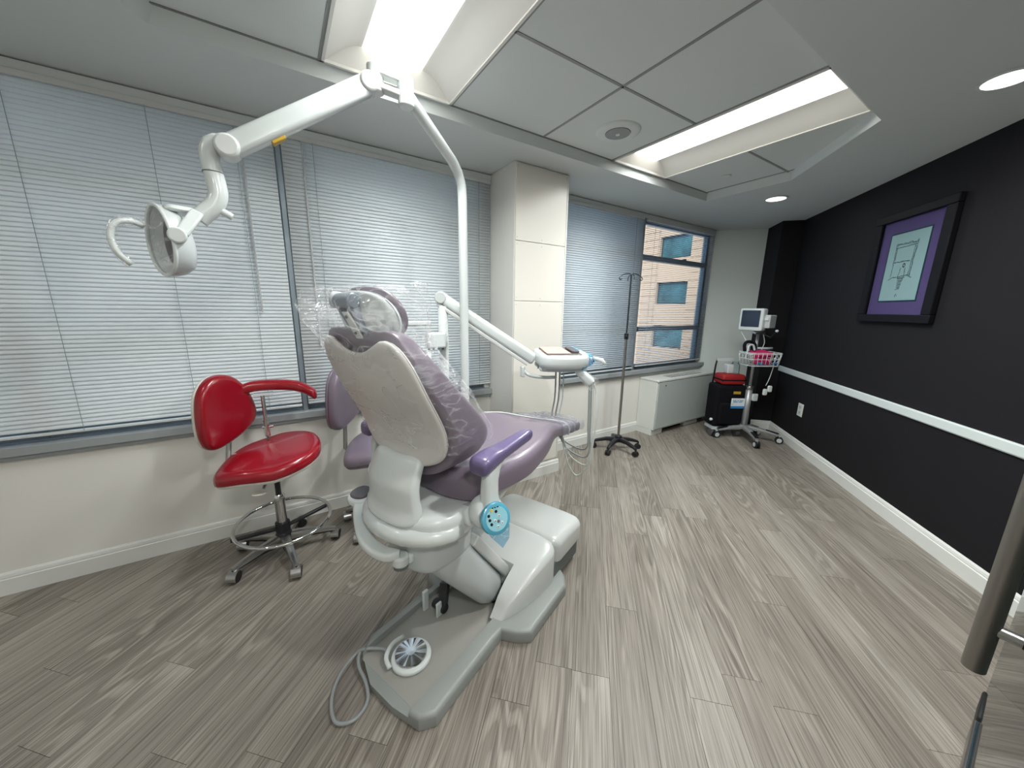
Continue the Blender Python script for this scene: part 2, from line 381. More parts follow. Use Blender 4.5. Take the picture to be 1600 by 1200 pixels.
# floor: slab + planks laid at 45 degrees
fl = struct('floor', MB().prism([(XL-.1, YB-.1), (P_near.x+.1, YB-.1), tuple(bw(2.7, -.15)[:2]), tuple(bw(2.7, .9)[:2]), (4.63, YW+.1), (XL-.1, YW+.1)], -0.12, -0.006), 'sub')
c45 = math.cos(PI/4); PW = 0.1435; PL = 1.22
planes = []
for i in range(len(room)):
    a = room[i]; b = room[(i+1)%len(room)]; nx = b[1]-a[1]; ny = -(b[0]-a[0]); l = math.hypot(nx, ny); planes.append((nx/l, ny/l, (nx*a[0]+ny*a[1])/l + 0.004))
fixed = {-4: 1.156, -2: 1.511, -1: 1.162, 0: 1.165, -3: 2.13, 8: 0.60, 10: 0.84}
cs, sn = c45, c45
for k in range(-26, 34):
    v0 = -0.0127 + k*PW; v1 = v0 + PW - 0.0012
    st = fixed.get(k, random.random()*PL)
    j = -6
    while True:
        u0 = st + j*PL; u1 = u0 + PL - 0.0012; j += 1
        if u0 > 6.2: break
        q = [(u*cs - v*sn, u*sn + v*cs) for u, v in ((u0,v0),(u1,v0),(u1,v1),(u0,v1))]
        q = clip_poly(q, planes)
        if len(q) < 3: continue
        ar = abs(sum(q[i][0]*q[(i+1)%len(q)][1]-q[(i+1)%len(q)][0]*q[i][1] for i in range(len(q))))/2
        if ar < 0.0008: continue
        uc, vc = (u0+u1)/2, (v0+v1)/2; wx, wy = uc*cs-vc*sn, uc*sn+vc*cs
        loc = [((x-wx)*cs+(y-wy)*sn, -(x-wx)*sn+(y-wy)*cs) for x, y in q]
        o = obj('plank', MB().prism(loc, -0.006, 0.0), 'wood', fl); o.location = (wx, wy, 0); o.rotation_euler = (0, 0, PI/4)

# walls
def wall_slab(name, p0, p1, z0, z1, t, m):
    """slab from p0 to p1 whose room face is the line p0-p1 and whose thickness goes to the right of it"""
    p0 = Vector((p0[0], p0[1], 0)); p1 = Vector((p1[0], p1[1], 0)); d = (p1-p0).normalized(); r = Vector((d.y, -d.x, 0))*t
    return struct(name, MB().prism([tuple(p0[:2]), tuple((p0+r)[:2]), tuple((p1+r)[:2]), tuple(p1[:2])][::-1], z0, z1), m)
wall_slab('wall_left', (XL, YB), (XL, YW+.0), 0, 2.55, -.1, 'wall')
wall_slab('wall_back', (P_near.x+.1, YB), (XL, YB), 0, 2.55, -.1, 'wall')
wall_slab('wall_right', bw(sB-.05, 0), bw(S_END+.0, 0), 0, 2.55, .1, 'black')
far = wall_slab('wall_far', bw(2.437, 0.0), bw(2.437, 0.775), 0, 2.55, .1, 'wall_g')
# black pilaster in the corner
struct('wall_corner_pilaster', MB().prism([tuple(bw(a,b)[:2]) for a, b in ((2.055, 0), (2.437, 0), (2.437, .205), (2.055, .205))], 0, ZC), 'black', bevel=.002)
# window wall: parts below the sill, header, ends
SILL = 0.735
w = MB().box(XL-.1, 4.70, YW, YW+.22, 0, SILL-.02); w.box(XL-.1, 4.70, YW, YW+.22, 2.33, 2.55); w.box(4.60, 4.72, YW, YW+.13, SILL-.02, 2.33)
w.box(1.40, 1.95, YW+.02, YW+.22, SILL-.02, 2.33)
struct('wall_window', w, 'wall')
# header strip above the blinds
struct('trim_1', MB().box(XL, 1.44, YW-.018, YW, 2.325, 2.362), 'ceil', bevel=.002)
struct('trim_2', MB().box(1.915, 4.61, YW-.018, YW, 2.325, 2.362), 'ceil', bevel=.002)
# column between the windows with screwed cover panels
col = struct('wall_column', MB().box(1.44, 1.915, 2.215, YW+.02, 0, ZC), 'wall', bevel=.004)
for z0, z1 in ((0.13, 1.445), (1.449, 1.86), (1.864, 2.36)):
    o = obj('panel', MB().box(1.447, 1.905, 2.207, 2.2155, z0, z1), 'panel', col, bevel=.002)
sc_ = MB()
for z in (2.34, 1.885, 1.84, 1.47, 1.42):
    for x in (1.462, 1.68, 1.892):
        if z > 2.3 and x == 1.68: continue
        sc_.cyl((x, 2.2075, z), (x, 2.2055, z), .004, n=8)
sc_ = obj('screw', sc_, 'greyp', col); sc_['kind'] = 'stuff'
obj('corner_bead', MB().box(1.903, 1.917, 2.204, 2.3, .13, 2.36), 'trim', col, bevel=.003)

# baseboards
def baseboard(name, p0, p1, side=1, h=.112, ext=0):
    p0 = Vector((p0[0], p0[1], 0)); p1 = Vector((p1[0], p1[1], 0)); d = (p1-p0).normalized(); r = Vector((-d.y, d.x, 0))*side
    prof = [(0,0),(.016,0),(.016,h*.72),(.011,h*.76),(.013,h*.80),(.010,h*.93),(.004,h),(0,h)]
    rings = [[p + r*a + Vector((0,0,z)) for a, z in prof] for p in (p0, p1)]
    return struct(name, MB().loft(rings), 'trim')
baseboard('baseboard_window_left', (XL, YW), (1.44, YW), -1)
baseboard('baseboard_window_right', (1.915, YW), (3.44, YW), -1)
baseboard('baseboard_column_front', (1.424, 2.215), (1.931, 2.215), -1)
baseboard('baseboard_column_side', (1.44, 2.2), (1.44, YW), 1)
baseboard('baseboard_right', bw(sB, 0), bw(2.055, 0), 1)
baseboard('baseboard_pilaster', bw(2.055, 0), bw(2.055, .21), 1)
baseboard('baseboard_far', bw(2.437, .205), bw(2.437, .77), 1)
# chair rail on the black wall
rr = MB(); p = [bw(sB, .0), bw(2.235, 0)]
prof = [(0,.728),(.010,.728),(.014,.735),(.014,.782),(.010,.789),(0,.789)]
rr.loft([[q + N*a + Vector((0,0,z)) for a, z in prof] for q in p]); struct('trim_3', rr, 'rail')

# ------------------------------------------------------------------ ceiling
TX0, TX1, TY0, TY1 = -0.335, 3.356, 0.712, 1.978
A_ = (3.352, 1.33); B_ = (2.708, 0.712)
hole = [(TX0+.05, TY0), B_, A_, (TX1, TY1), (TX0+.05, TY1), (TX0, TY1-.06), (TX0, TY0+.06)]
bm = bmesh.new()
outer = [(XL-.1, YB-.1), (P_near.x+.1, YB-.1), tuple(bw(2.7, -.15)[:2]), tuple(bw(2.7, .9)[:2]), (4.75, YW+.05), (XL-.1, YW+.05)]
def loop(pts, z):
    vs = [bm.verts.new((x, y, z)) for x, y in pts]; return vs, [bm.edges.new((vs[i], vs[(i+1)%len(vs)])) for i in range(len(vs))]
v1, e1 = loop(outer, ZC); v2, e2 = loop(hole, ZC)
bmesh.ops.triangle_fill(bm, use_beauty=True, use_dissolve=False, edges=e1+e2)
hole_up = [(x + (0.02 if x < 0 else (-.02 if x > 3.3 else 0)), y + (.014 if y < 1 else -.014 if y > 1.9 else 0)) for x, y in hole]
v3 = [bm.verts.new((x, y, ZT+.004)) for x, y in hole_up]
for i in range(len(v2)): bm.faces.new((v2[i], v2[(i+1)%len(v2)], v3[(i+1)%len(v2)], v3[i]))
bmesh.ops.recalc_face_normals(bm, faces=bm.faces)
me = bpy.data.meshes.new('ceiling'); bm.to_mesh(me); bm.free(); me.materials.append(M['ceil'])
ceil = bpy.data.objects.new('ceiling', me); COL.objects.link(ceil); ceil['kind'] = 'structure'
struct('ceiling_slab', MB().box(XL-.1, 5.8, YB-.1, YW+.25, 2.56, 2.62), 'ceil')
GX = 0.868; GY = 1.958; S = 0.61
xs = [GX + i*S for i in range(-2, 5)]; ys = [GY - j*S for j in range(3)]
hp = []
hs = [(TX0+.02, TY0+.01), (B_[0], TY0+.01), (A_[0]-.02, A_[1]), (TX1-.02, TY1-.012), (TX0+.02, TY1-.012)]
for i in range(len(hs)):
    a = hs[i]; b = hs[(i+1)%len(hs)]; nx = b[1]-a[1]; ny = -(b[0]-a[0]); l = math.hypot(nx, ny); hp.append((nx/l, ny/l, (nx*a[0]+ny*a[1])/l+.012))
for i in range(len(xs)-1 + 1):
    for j in range(2):
        x0 = xs[i]; x1 = x0+S; y1 = ys[j]; y0 = y1-S
        if i in (1,) and False: pass
        if abs(x0-0.258) < .01 or abs(x0-2.088) < .01: continue
        q = clip_poly([(x0+.004,y0+.004),(x1-.004,y0+.004),(x1-.004,y1-.004),(x0+.004,y1-.004)], hp)
        if len(q) > 2: obj('ceiling_tile', MB().prism(q, ZT+.003, ZT+.016), 'tile', ceil)
g = MB()
for x in xs:
    q = clip_poly([(x-.007, TY0), (x+.007, TY0), (x+.007, TY1), (x-.007, TY1)], hp)
    if len(q) > 2: g.prism(q, ZT, ZT+.012)
for y in (GY-S,):
    for a, b in ((TX0, .258), (.868, 2.088), (2.698, TX1)):
        q = clip_poly([(a, y-.007), (b, y-.007), (b, y+.007), (a, y+.007)], hp)
        if len(q) > 2: g.prism(q, ZT, ZT+.012)
for y in (GY+.004,):
    q = clip_poly([(TX0, y-.004), (TX1, y-.004), (TX1, y+.014), (TX0, y+.014)], hp); g.prism(q, ZT, ZT+.012)
g = obj('ceiling_grid', g, 'grid', ceil)
def troffer(x0, x1, y0, y1, m, label):
    t = thing('ceiling_light', label, 'ceiling light', ((x0+x1)/2, (y0+y1)/2, ZT))
    hx = (x1-x0)/2-.005; hy = (y1-y0)/2-.005; fr = MB()
    for a, b, c, d in ((-hx, -hx+.012, -hy, hy), (hx-.012, hx, -hy, hy), (-hx, hx, -hy, -hy+.012), (-hx, hx, hy-.012, hy)): fr.box(a, b, c, d, -.006, .006)
    obj('frame', fr, 'refl', t)
    # curved side reflectors rising to the central lens
    r = MB(); lw = .135; zt = .082
    for sx in (-1, 1):
        prof = []
        for k in range(9):
            f = k/8; x = hx-.012 + (lw-(hx-.012))*f; z = zt*math.sin(f*PI/2)**1.1; prof.append((sx*x, z))
        rings = [[(x, y, z) for x, z in prof] + [(x, y, z+.004) for x, z in prof[::-1]] for y in (-hy+.01, hy-.01)]
        r.loft(rings)
    obj('reflector', r, 'refl', t, angle=60)
    for sy in (-1, 1):
        e = MB()
        q = [( -hx+.01, 0), (hx-.01, 0), (hx-.01, .092), (-hx+.01, .092)]
        e.add([(x, sy*(hy-.008 if z == 0 else hy-.05), z) for x, z in q] + [(x, sy*(hy-.002), z) for x, z in q], [(0,1,2,3),(4,5,6,7),(0,1,5,4),(1,2,6,5),(2,3,7,6),(3,0,4,7)])
        obj('end_plate', e, 'refl', t)
    L = MB(); prof = [(lw*math.sin(a), .084 - .022*math.cos(a)) for a in [(-PI/2 + PI*k/10) for k in range(11)]]
    L.loft([[(x, y, z) for x, z in prof] for y in (-hy+.03, hy-.03)])
    obj('lens', L, m, t, angle=60)
    ld = bpy.data.lights.new('troffer_lamp', 'AREA'); ld.shape = 'RECTANGLE'; ld.size = .19; ld.size_y = .92; ld.energy = TROFFER*(1.4 if x0 > 1 else .95); ld.color = (.97, 1, .985); ld.spread = math.radians(150)
    lo = bpy.data.objects.new('troffer_lamp', ld); COL.objects.link(lo); lo.parent = t; lo.location = (0, 0, .056)
    return t
troffer(.258, .868, GY-2*S, GY, 'lensA', 'lit recessed ceiling light above the dental chair lamp arm, nearest the left window')
troffer(2.088, 2.698, GY-2*S, GY, 'lensB', 'lit recessed ceiling light beside the round ceiling speaker, toward the black wall')
# ceiling speaker
t = thing('ceiling_speaker', 'round white ceiling speaker with a grey centre grille set in a ceiling tile', 'speaker', (1.80, 1.655, ZT+.003))
obj('ring', MB().lathe([(.055,-.001),(.056,-.010),(.115,-.012),(.128,-.007),(.132,0)], n=40), 'tile', t, angle=50)
obj('grille', MB().lathe([(.074,-.0115),(.072,-.0145),(.0,-.015)], n=32), 'grid', t)
obj('logo_knob', MB().lathe([(.012,-.015),(.012,-.020),(0,-.021)], n=12), 'refl', t)
tag(obj('sprinkler_cap', MB().lathe([(.034,ZT+.003),(.034,ZT-.006),(.028,ZT-.009),(0,ZT-.009)], (3.037,1.651,0), n=24), 'tile', angle=40), 'small round sprinkler cap on the ceiling tile right of the far light', 'sprinkler')
for x, y, lab in ((3.758, 1.583, 'small lit round downlight in the ceiling near the dark corner pilaster'), (2.672, .322, 'lit round downlight at the right edge of the photo above the framed drawing'),
    (1.15, .0, 'added unseen downlight overhead beside the glass door'), (.0, -.80, 'added unseen downlight directly behind the viewer'), (-1.2, -.80, 'added unseen downlight behind the viewer on the left'), (-1.2, 1.4, 'added unseen downlight at the left end of the room')):  # last four: unseen lamps added to brighten the room and shade the column
    t = thing('downlight', lab, 'downlight', (x, y, ZC))
    obj('trim_ring', MB().lathe([(.074,0),(.086,-.001),(.088,-.006),(.074,-.008),(.072,0)], n=32), 'ceil', t, angle=40)
    obj('lens', MB().lathe([(.0735,-.001),(.0735,-.0065),(0,-.0065)], n=32), 'down', t)
    ld = bpy.data.lights.new('downlight_lamp', 'AREA'); ld.shape = 'DISK'; ld.size = .13; ld.energy = ADDED_DOOR if x == 1.15 else ADDED_BACK if x == 0 else SPOT; ld.color = (1, .98, .95)
    lo = bpy.data.objects.new('downlight_lamp', ld); COL.objects.link(lo); lo.parent = t; lo.location = (0, 0, -.012)

# ------------------------------------------------------------------ windows
def window(name, x0, x1, rails, mull=()):
    fr = MB(); y0, y1 = YW+.045, YW+.095
    fr.box(x0, x0+.045, y0, y1, SILL, 2.33); fr.box(x1-.045, x1, y0, y1, SILL, 2.33)
    fr.box(x0+.045, x1-.045, y0, y1, SILL, SILL+.05); fr.box(x0+.045, x1-.045, y0, y1, 2.29, 2.33)
    for z in rails: fr.box(x0+.045, x1-.045, y0, y1, z-.028, z+.028)
    f = struct(name, fr, 'alu', bevel=.002)
    zs = [SILL+.05] + [v for z in rails for v in (z-.028, z+.028)] + [2.29]
    for a, b in zip(zs[::2], zs[1::2]): obj('pane', MB().box(x0+.045, x1-.045, YW+.068, YW+.074, a, b), 'glass', f)
    return f
window('window_1', XL, -1.0, (1.19, 1.955)); window('window_2', -1.0, .095, (1.19, 1.955)); window('window_3', .095, 1.40, (1.19, 1.955))
window('window_4', 1.95, 3.262, (1.19, 1.955)); w5 = window('window_5', 3.262, 4.60, (1.185, 1.955))
obj('handle', MB().bar((3.98, YW+.04, 1.965), (4.10, YW+.02, 1.985), .016, .016), 'alu', w5, bevel=.003)
# slim mullion covers in front
struct('trim_4', MB().box(.074, .100, YW-.006, YW+.05, SILL, 2.325), 'alu', bevel=.002)
struct('trim_5', MB().box(3.245, 3.285, YW-.004, YW+.05, SILL, 2.325), 'alu', bevel=.002)
def sill(name, x0, x1):
    s = MB().box(x0, x1, YW-.045, YW+.05, SILL-.045, SILL); s.box(x0, x1, YW-.028, YW+.05, SILL-.068, SILL-.045)
    struct(name, s, 'sill', bevel=.004)
sill('trim_6', XL, 1.44); sill('trim_7', 1.915, 4.66)

def blind(x0, x1, ztop, zbot, tilt, m, label, cords, wand=None, y=YW-.014, lastopen=0, pitch=.0203):
    t = thing('window_blind', label, 'window blind', ((x0+x1)/2, y, ztop), 0, 'horizontal blinds at the windows')
    hw = (x1-x0)/2
    obj('headrail', MB().box(-hw, hw, -.012, .013, -.026, 0), 'blindm', t, bevel=.002)
    prof = []
    wd = .0245
    for k in range(5):
        a = (k/4-.5); prof.append((a*wd, .0022*(1-4*a*a)))
    n = int((ztop-.03-zbot-.012)/pitch)
    def slat_mesh(tl):
        c, s_ = math.cos(tl), math.sin(tl); mb = MB()
        pr = [(c*a - s_*b, s_*a + c*b) for a, b in prof] + [(c*a - s_*(b-.0005), s_*a + c*(b-.0005)) for a, b in prof[::-1]]
        mb.loft([[(x, yy, z) for yy, z in pr] for x in (-hw, hw)]); return mb
    first = obj('slat', slat_mesh(tilt), m, t); first.data.shade_smooth(); first.location = (0, 0, -.038)
    second = None
    if lastopen:
        second = obj('slat', slat_mesh(tilt*.72), m, t); second.data.shade_smooth(); second.location = (0, 0, -.038-(n-1)*pitch)
    for k in range(1, n):
        if second and k == n-1: break
        o = (second if second and k >= n-lastopen else first).copy(); COL.objects.link(o); o.parent = t; o.location = (0, random.uniform(-.0004,.0004), -.038-k*pitch)
        o.rotation_euler = (random.uniform(-.02,.02), 0, 0)
    zb = zbot-ztop
    obj('bottom_rail', MB().box(-hw, hw, -.012, .012, zb, zb+.012), 'blindm', t, bevel=.002)
    for cx in cords:
        c = MB(); c.tube([(cx-(x0+x1)/2, -.0145, -.026), (cx-(x0+x1)/2, -.0145, zb+.006)], .0013, 5)
        obj('lift_cord', c, 'cord', t)
    if wand:
        wx, wz = wand; wx -= (x0+x1)/2
        c = MB(); c.tube([(wx, -.018, -.03), (wx, -.024, wz-ztop)], .0045, 6); obj('tilt_wand', c, 'wand', t)
    return t
ZB = 2.324
blind(XL+.02, .068, ZB, .768, 1.27, 'slat', 'closed white blind behind the red stool and the lamp head', (-1.6, -.86, -.43, -.10), (-.075, 1.35))
blind(.104, 1.432, ZB, .778, 1.24, 'slat', 'closed white blind behind the dental chair, between mullion and column', (.26, 1.33), (.205, 1.15), lastopen=15)
blind(1.925, 3.236, ZB, .76, 1.25, 'slat2', 'closed bluish blind just right of the white column, behind the drip stand', (2.1, 3.12))
blind(3.292, 4.595, ZB, .775, .20, 'slat3', 'open blind next to the pale far wall, building visible through its slats', (3.42, 3.5, 4.48), None)

# building across the street (wing facing the room)
bt = thing('building', 'sand-coloured building across the street seen through the open blind', 'building', (20, 13.3, 0))
wins = [(-1.0, 1.05, 1.80, 3.10), (-1.0, 1.05, 4.45, 5.75), (-1.0, 1.05, -.85, .50), (-1.0, 1.05, 7.1, 8.4), (-1.0, 1.05, -3.5, -2.2)]
fa = MB(); zz = -8.0
cols_ = [(-3.2, -1.0), (1.05, 6.5)]
for y0, y1 in cols_: fa.box(0, 3, y0, y1, -8, 12)
zs = sorted((a, b) for _, _, a, b in wins); cur = -8
for a, b in zs: fa.box(0, 3, -1.0, 1.05, cur, a); cur = b
fa.box(0, 3, -1.0, 1.05, cur, 12)
bt_w = obj('wall', fa, 'facade', bt)
cr = MB(); 
for k in range(26): cr.box(-.035, 0, -3.2, 6.5, -4+k*.42, -4+k*.42+.37)
# keep courses off the windows
cr = MB()
for k in range(30):
    z0 = -4+k*.42; z1 = z0+.385
    for y0, y1 in cols_: cr.box(-.03, 0, y0, y1, z0, z1)
o = obj('stone_course', cr, 'facade', bt); o['kind'] = 'stuff'
for _, _, a, b in wins:
    f = MB(); f.box(.18, .25, -1.0, -.93, a, b); f.box(.18, .25, .98, 1.05, a, b); f.box(.18, .25, -.93, .98, a, a+.07); f.box(.18, .25, -.93, .98, b-.07, b)
    f = obj('window', f, 'bframe', bt); obj('pane', MB().box(.2, .22, -.93, .98, a+.07, b-.07), 'bwin', f)
b2 = thing('building', 'grey stone wing at the left of the view through the open blind', 'building', (13.2, 12.5, 0))
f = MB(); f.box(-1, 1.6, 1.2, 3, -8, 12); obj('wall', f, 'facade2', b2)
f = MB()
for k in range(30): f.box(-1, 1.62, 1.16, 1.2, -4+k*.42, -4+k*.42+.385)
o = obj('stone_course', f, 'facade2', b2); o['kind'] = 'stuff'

# ------------------------------------------------------------------ dental chair
CO = (0.40, 1.22, 0.0); CY = math.radians(22)
ch = thing('dental_chair', 'dental treatment chair with mauve upholstery on a grey floor plate', 'dental chair', CO, CY)
# floor plate
pl_o = densify([(-.245,-.215),(-.20,-.252),(.185,-.238),(.21,-.30),(.25,-.348),(.57,-.348),(.63,-.31),(.70,-.22),(.70,.16),(.63,.25),(.57,.288),(.25,.288),(.21,.24),(.185,.185),(-.15,.19),(-.215,.15),(-.262,.03),(-.262,-.10)], .05)
base = obj('floor_plate', MB().pillow(pl_o, .060, .018, rb=.004, K=3), 'plate', ch)
cut(base, MB().prism(rrect(-.30, .36, -.175, .15, .02), .032, .10))
cut(base, MB().cyl((-.275, -.225, .0), (-.275, -.225, .1), .03))
fpn = obj('floor_panel', MB().prism(rrect(-.225, .36, -.163, .143, .01), .028, .0325), 'plated', ch)
cut(fpn, MB().cyl((-.275, -.225, .0), (-.275, -.225, .1), .05))
# pump box: front and rear covers
bx = curve_closed([(.205,-.195),(.235,-.225),(.30,-.250),(.42,-.276),(.52,-.286),(.565,-.280),(.592,-.255),(.60,-.22),(.60,-.03),(.60,.16),(.592,.195),(.565,.22),(.52,.226),(.42,.218),(.30,.19),(.235,.165),(.205,.135),(.20,-.03)], 90)
def boxmap(u, v, w):
    top = slerp(u, [.20, .235, .29, .36, .42, .52, .60], [.085, .125, .165, .20, .225, .25, .262])
    side = 1 - .10*(abs(v+.03)/.26)**4
    return (u + .03*w*max(0, (.45-u)/.25), v*1.0, .055 + (top*side-.055)*w)
fc = obj('pump_cover', MB().pillow(bx, .20, .030, lambda u,v,w: boxmap(u,v,w/.20), K=8, A=5, rb=.004), 'cover', ch)
cut(fc, MB().box(.0, .385, -.160, .100, -.1, .5))
bx = rrect(.580, .90, -.285, .225, .055, 6)
def rearmap(u, v, w):
    top = slerp(u, [.60, .75, .90], [.262, .262, .245]); side = 1 - .07*(abs(v+.03)/.26)**4
    return (u, v, .125 + (top*side-.125)*w)
fc = obj('rear_cover', MB().pillow(densify(bx, .03), .13, .038, lambda u,v,w: rearmap(u,v,w/.13), K=7, A=6, rb=.01), 'cover', ch)
fc.data.shade_smooth()
obj('cover_skirt', MB().prism(rrect(.45, .885, -.275, .215, .05), .04, .135), 'vent', ch)
obj('pivot_housing', MB().cyl((.40, -.13, .10), (.40, .075, .10), .05, n=20), 'plate', ch, angle=40)
# lift arm
A0 = Vector((-.04, -.04, .545)); A1 = Vector((.335, -.04, .05)); ad = (A1-A0).normalized(); au = Vector((0,1,0)).cross(ad)*-1
if au.z < 0: au = -au
def armring(t, w, h, off=0):
    c = A0.lerp(A1, t) + au*off
    return [c + Vector((0,1,0))*x + au*y for x, y in rrect(-w/2, w/2, -h/2, h/2, min(w, h)*.38, 5)]
obj('lift_arm', MB().loft([armring(-.02, .13, .10), armring(.03, .20, .15), armring(.3, .21, .17), armring(.5, .20, .165), armring(.85, .195, .155), armring(.97, .16, .12), armring(1.0, .10, .07)]), 'greyp', ch, angle=50)
obj('arm_cover', MB().loft([[A0.lerp(A1, t) + Vector((0,1,0))*(x-.012) + au*(y+.100) for x, y in rrect(-.080, .080, -.026, .022, .010, 4)] for t in (.30, .93)]), 'cover', ch, angle=40, bevel=.006)
# swivel housing and under frame
obj('swivel_housing', MB().pillow(curve_closed([(-.13,0),(-.10,-.11),(.0,-.14),(.12,-.12),(.17,0),(.12,.12),(0,.14),(-.10,.11)], 36), .16, .03, lambda u,v,w: (u,v-.01,.45+w)), 'greyp', ch, smooth=True)
def frame_out():
    return curve_closed([(-.175,0),(-.165,-.10),(-.125,-.18),(-.04,-.222),(.10,-.215),(.30,-.18),(.45,-.10),(.45,.10),(.30,.18),(.10,.215),(-.04,.222),(-.125,.18),(-.165,.10)], 60)
obj('seat_frame', MB().pillow(frame_out(), .130, .030, lambda u,v,w: (u, v, .580+w*(1-.15*max(0,u)) + .05*max(0,u) + .02*(1 if w<.06 else 0)*max(0,(abs(v)-.1)*5)), rb=.05, K=5), 'white', ch, smooth=True)
# rear bumper lip of the frame
lip = []
for k in range(15):
    a = PI*(.5+k/14); lip.append((-.03+.150*math.cos(a), .205*math.sin(a), .640))
obj('frame_bumper', MB().tube(lip, .032, 14), 'white', ch, smooth=True)
# seat and leg rest cushion
hwid = lambda s: slerp(s, [0,.06,.15,.28,.40,.52,.64,.75,.86,1.0,1.12], [.205,.235,.262,.285,.278,.255,.212,.18,.165,.15,.14])
zbot = lambda s: slerp(s, [0,.28,.46,.62,.74,.86,1.0,1.16], [.712,.722,.742,.752,.738,.712,.688,.662])
thk = lambda s: slerp(s, [0,.3,.6,.8,1.0,1.16], [.125,.115,.095,.07,.062,.058])
so_ = [(0.0, y) for y in (-.10, 0, .10)]
o1 = [(s, -hwid(s)) for s in (.03,.10,.2,.3,.4,.5,.6,.7,.8,.9,1.0,1.1)]
ring_ = [(0,0),(-.004,-.10)] + o1 + [(1.145,-.11),(1.158,0),(1.145,.11)] + [(a,-b) for a, b in o1[::-1]] + [(-.004,.10)]
def seatmap(u, v, w):
    wd = max(hwid(min(max(u,0.),1.12)), .1)
    dish = -.018*max(0, 1-(v/wd)**2)*w*(1 if u < .7 else .5)
    return (u, v, zbot(min(max(u,0),1.16)) + w*thk(min(max(u,0),1.16)) + dish)
obj('seat_cushion', MB().pillow(curve_closed(ring_, 90), .12, .055, lambda u,v,w: seatmap(u,v,w/.12), K=9, A=6, rb=.02), 'purple', ch, smooth=True)
# seat pan underneath
obj('seat_pan', MB().pillow(curve_closed([(u*.93+.02, v*.85) for u, v in ring_ if u < .8], 50), .04, .01, lambda u,v,w: (u, v, zbot(min(max(u,0),1.16))-.035+w)), 'white', ch, smooth=True)
obj('legrest_pan', MB().pillow(rrect(.62, 1.13, -.105, .105, .03), .03, .01, lambda u,v,w: (u, v, zbot(min(u,1.16))-.026+w), K=6), 'bplast', ch, smooth=True)
# backrest
sx = lambda z: slerp(z, [.68,.86,.95,1.02,1.14,1.25,1.32,1.45], [-.085,-.062,-.072,-.095,-.16,-.205,-.222,-.25])
def shellmap(u, v, w):   # u across, v height
    q = (u/.22)
    return (sx(v) - .022*(1-q*q) - w, u-.012, v)
so2 = [(0,.862),(-.09,.868),(-.170,.90),(-.208,.955),(-.222,1.05),(-.222,1.15),(-.21,1.235),(-.18,1.285),(-.135,1.302),(-.085,1.282),(-.035,1.262)]
shell_o = curve_closed(so2 + [(-x, z) for x, z in so2[::-1][:-1]] , 72)
obj('backrest_shell', MB().pillow(shell_o, .022, .012, shellmap, K=7), 'shell', ch, smooth=True)
cush_o = curve_closed([(0,.815),(-.10,.825),(-.18,.865),(-.235,.94),(-.25,1.03),(-.245,1.13),(-.225,1.22),(-.19,1.29),(-.14,1.325),(0,1.315),(.14,1.325),(.19,1.29),(.225,1.22),(.245,1.13),(.25,1.03),(.235,.94),(.18,.865),(.10,.825)], 80)
ct = lambda z: slerp(z, [.80,.88,.95,1.02,1.1,1.2,1.3,1.34], [.12,.195,.205,.185,.15,.11,.075,.06])
def cushmap(u, v, w):
    q = min(1, abs(u)/.25)
    return (sx(v)+.004 - .018*(1-q*q) + w*ct(v)*(1-.10*(1-q*q)), u, v)
obj('backrest_cushion', MB().pillow(cush_o, .16, .055, lambda u,v,w: cushmap(u,v,w/.16), K=9, A=6, rb=.02), 'purple', ch, smooth=True)
# lower back bracket
br_o = curve_closed([(-.105,.895),(-.12,.84),(-.125,.76),(-.125,.70),(-.09,.675),(0,.672),(.09,.675),(.125,.70),(.13,.76),(.13,.84),(.115,.895),(0,.90)], 44)
obj('back_bracket', MB().pillow(br_o, .035, .014, lambda u,v,w: (-.112 - .028*(1-(u/.13)**2) - w + .055*max(0,(v-.80)*10)**1.2*.8 - .02*max(0,(.72-v)*20), u*(1+.12*max(0,(.76-v)*10)), v), K=5), 'white', ch, smooth=True)
# headrest
hmap = lambda o_: (lambda u, v, w: (-.172 - .28*(v-1.30) + o_ + w + .02*(u/.13)**2, u-.005, v))
h_o = curve_closed([(0,1.296),(-.09,1.303),(-.132,1.345),(-.128,1.40),(-.085,1.438),(0,1.448),(.085,1.438),(.128,1.40),(.132,1.345),(.09,1.303)], 44)
obj('headrest_pad', MB().pillow(h_o, .022, .010, hmap(.0), K=5, dome=-.004), 'purple', ch, smooth=True)
h2 = [(u*.99-.008, 1.360+(v-1.37)*.97) for u, v in h_o]
obj('headrest_shell', MB().pillow(h2, .02, .012, lambda u,v,w: (-.175-.28*(v-1.30) + .02*(u/.13)**2 - w*1.6 - .004, u-.005, v), K=5, dome=.012), 'greyp', ch, smooth=True)
hl = obj('headrest_lever', MB().bar((-.285, .012, 1.395), (-.215, .008, 1.262), .016, .012, (1,0,0)), 'greym', ch, bevel=.003)
hl.data.materials[0] = M['greym']
for y_ in (-.024, .036): obj('lever_rail', MB().bar((-.290, y_+.006, 1.402), (-.212, y_, 1.262), .013, .032, (1,0,.5)), 'lever', hl, bevel=.003)
obj('lever_plate', MB().bar((-.291, .012, 1.372), (-.252, .010, 1.295), .034, .005, (1,0,.5)), 'white', hl, bevel=.002)
for z, x in ((1.358, -.288), (1.312, -.264)): obj('screw', MB().cyl((x, .011, z), (x-.004, .011, z-.002), .004, n=10), 'sock', hl)
for z, x in ((1.402, -.288), (1.262, -.215)): obj('pivot_knob', MB().cyl((x, -.030, z), (x, .050, z), .021, n=20), 'greym', hl, bevel=.004)
obj('knob_cap', MB().cyl((-.296, .066, 1.406), (-.280, .045, 1.402), .024, n=20), 'greyp', hl, bevel=.004)
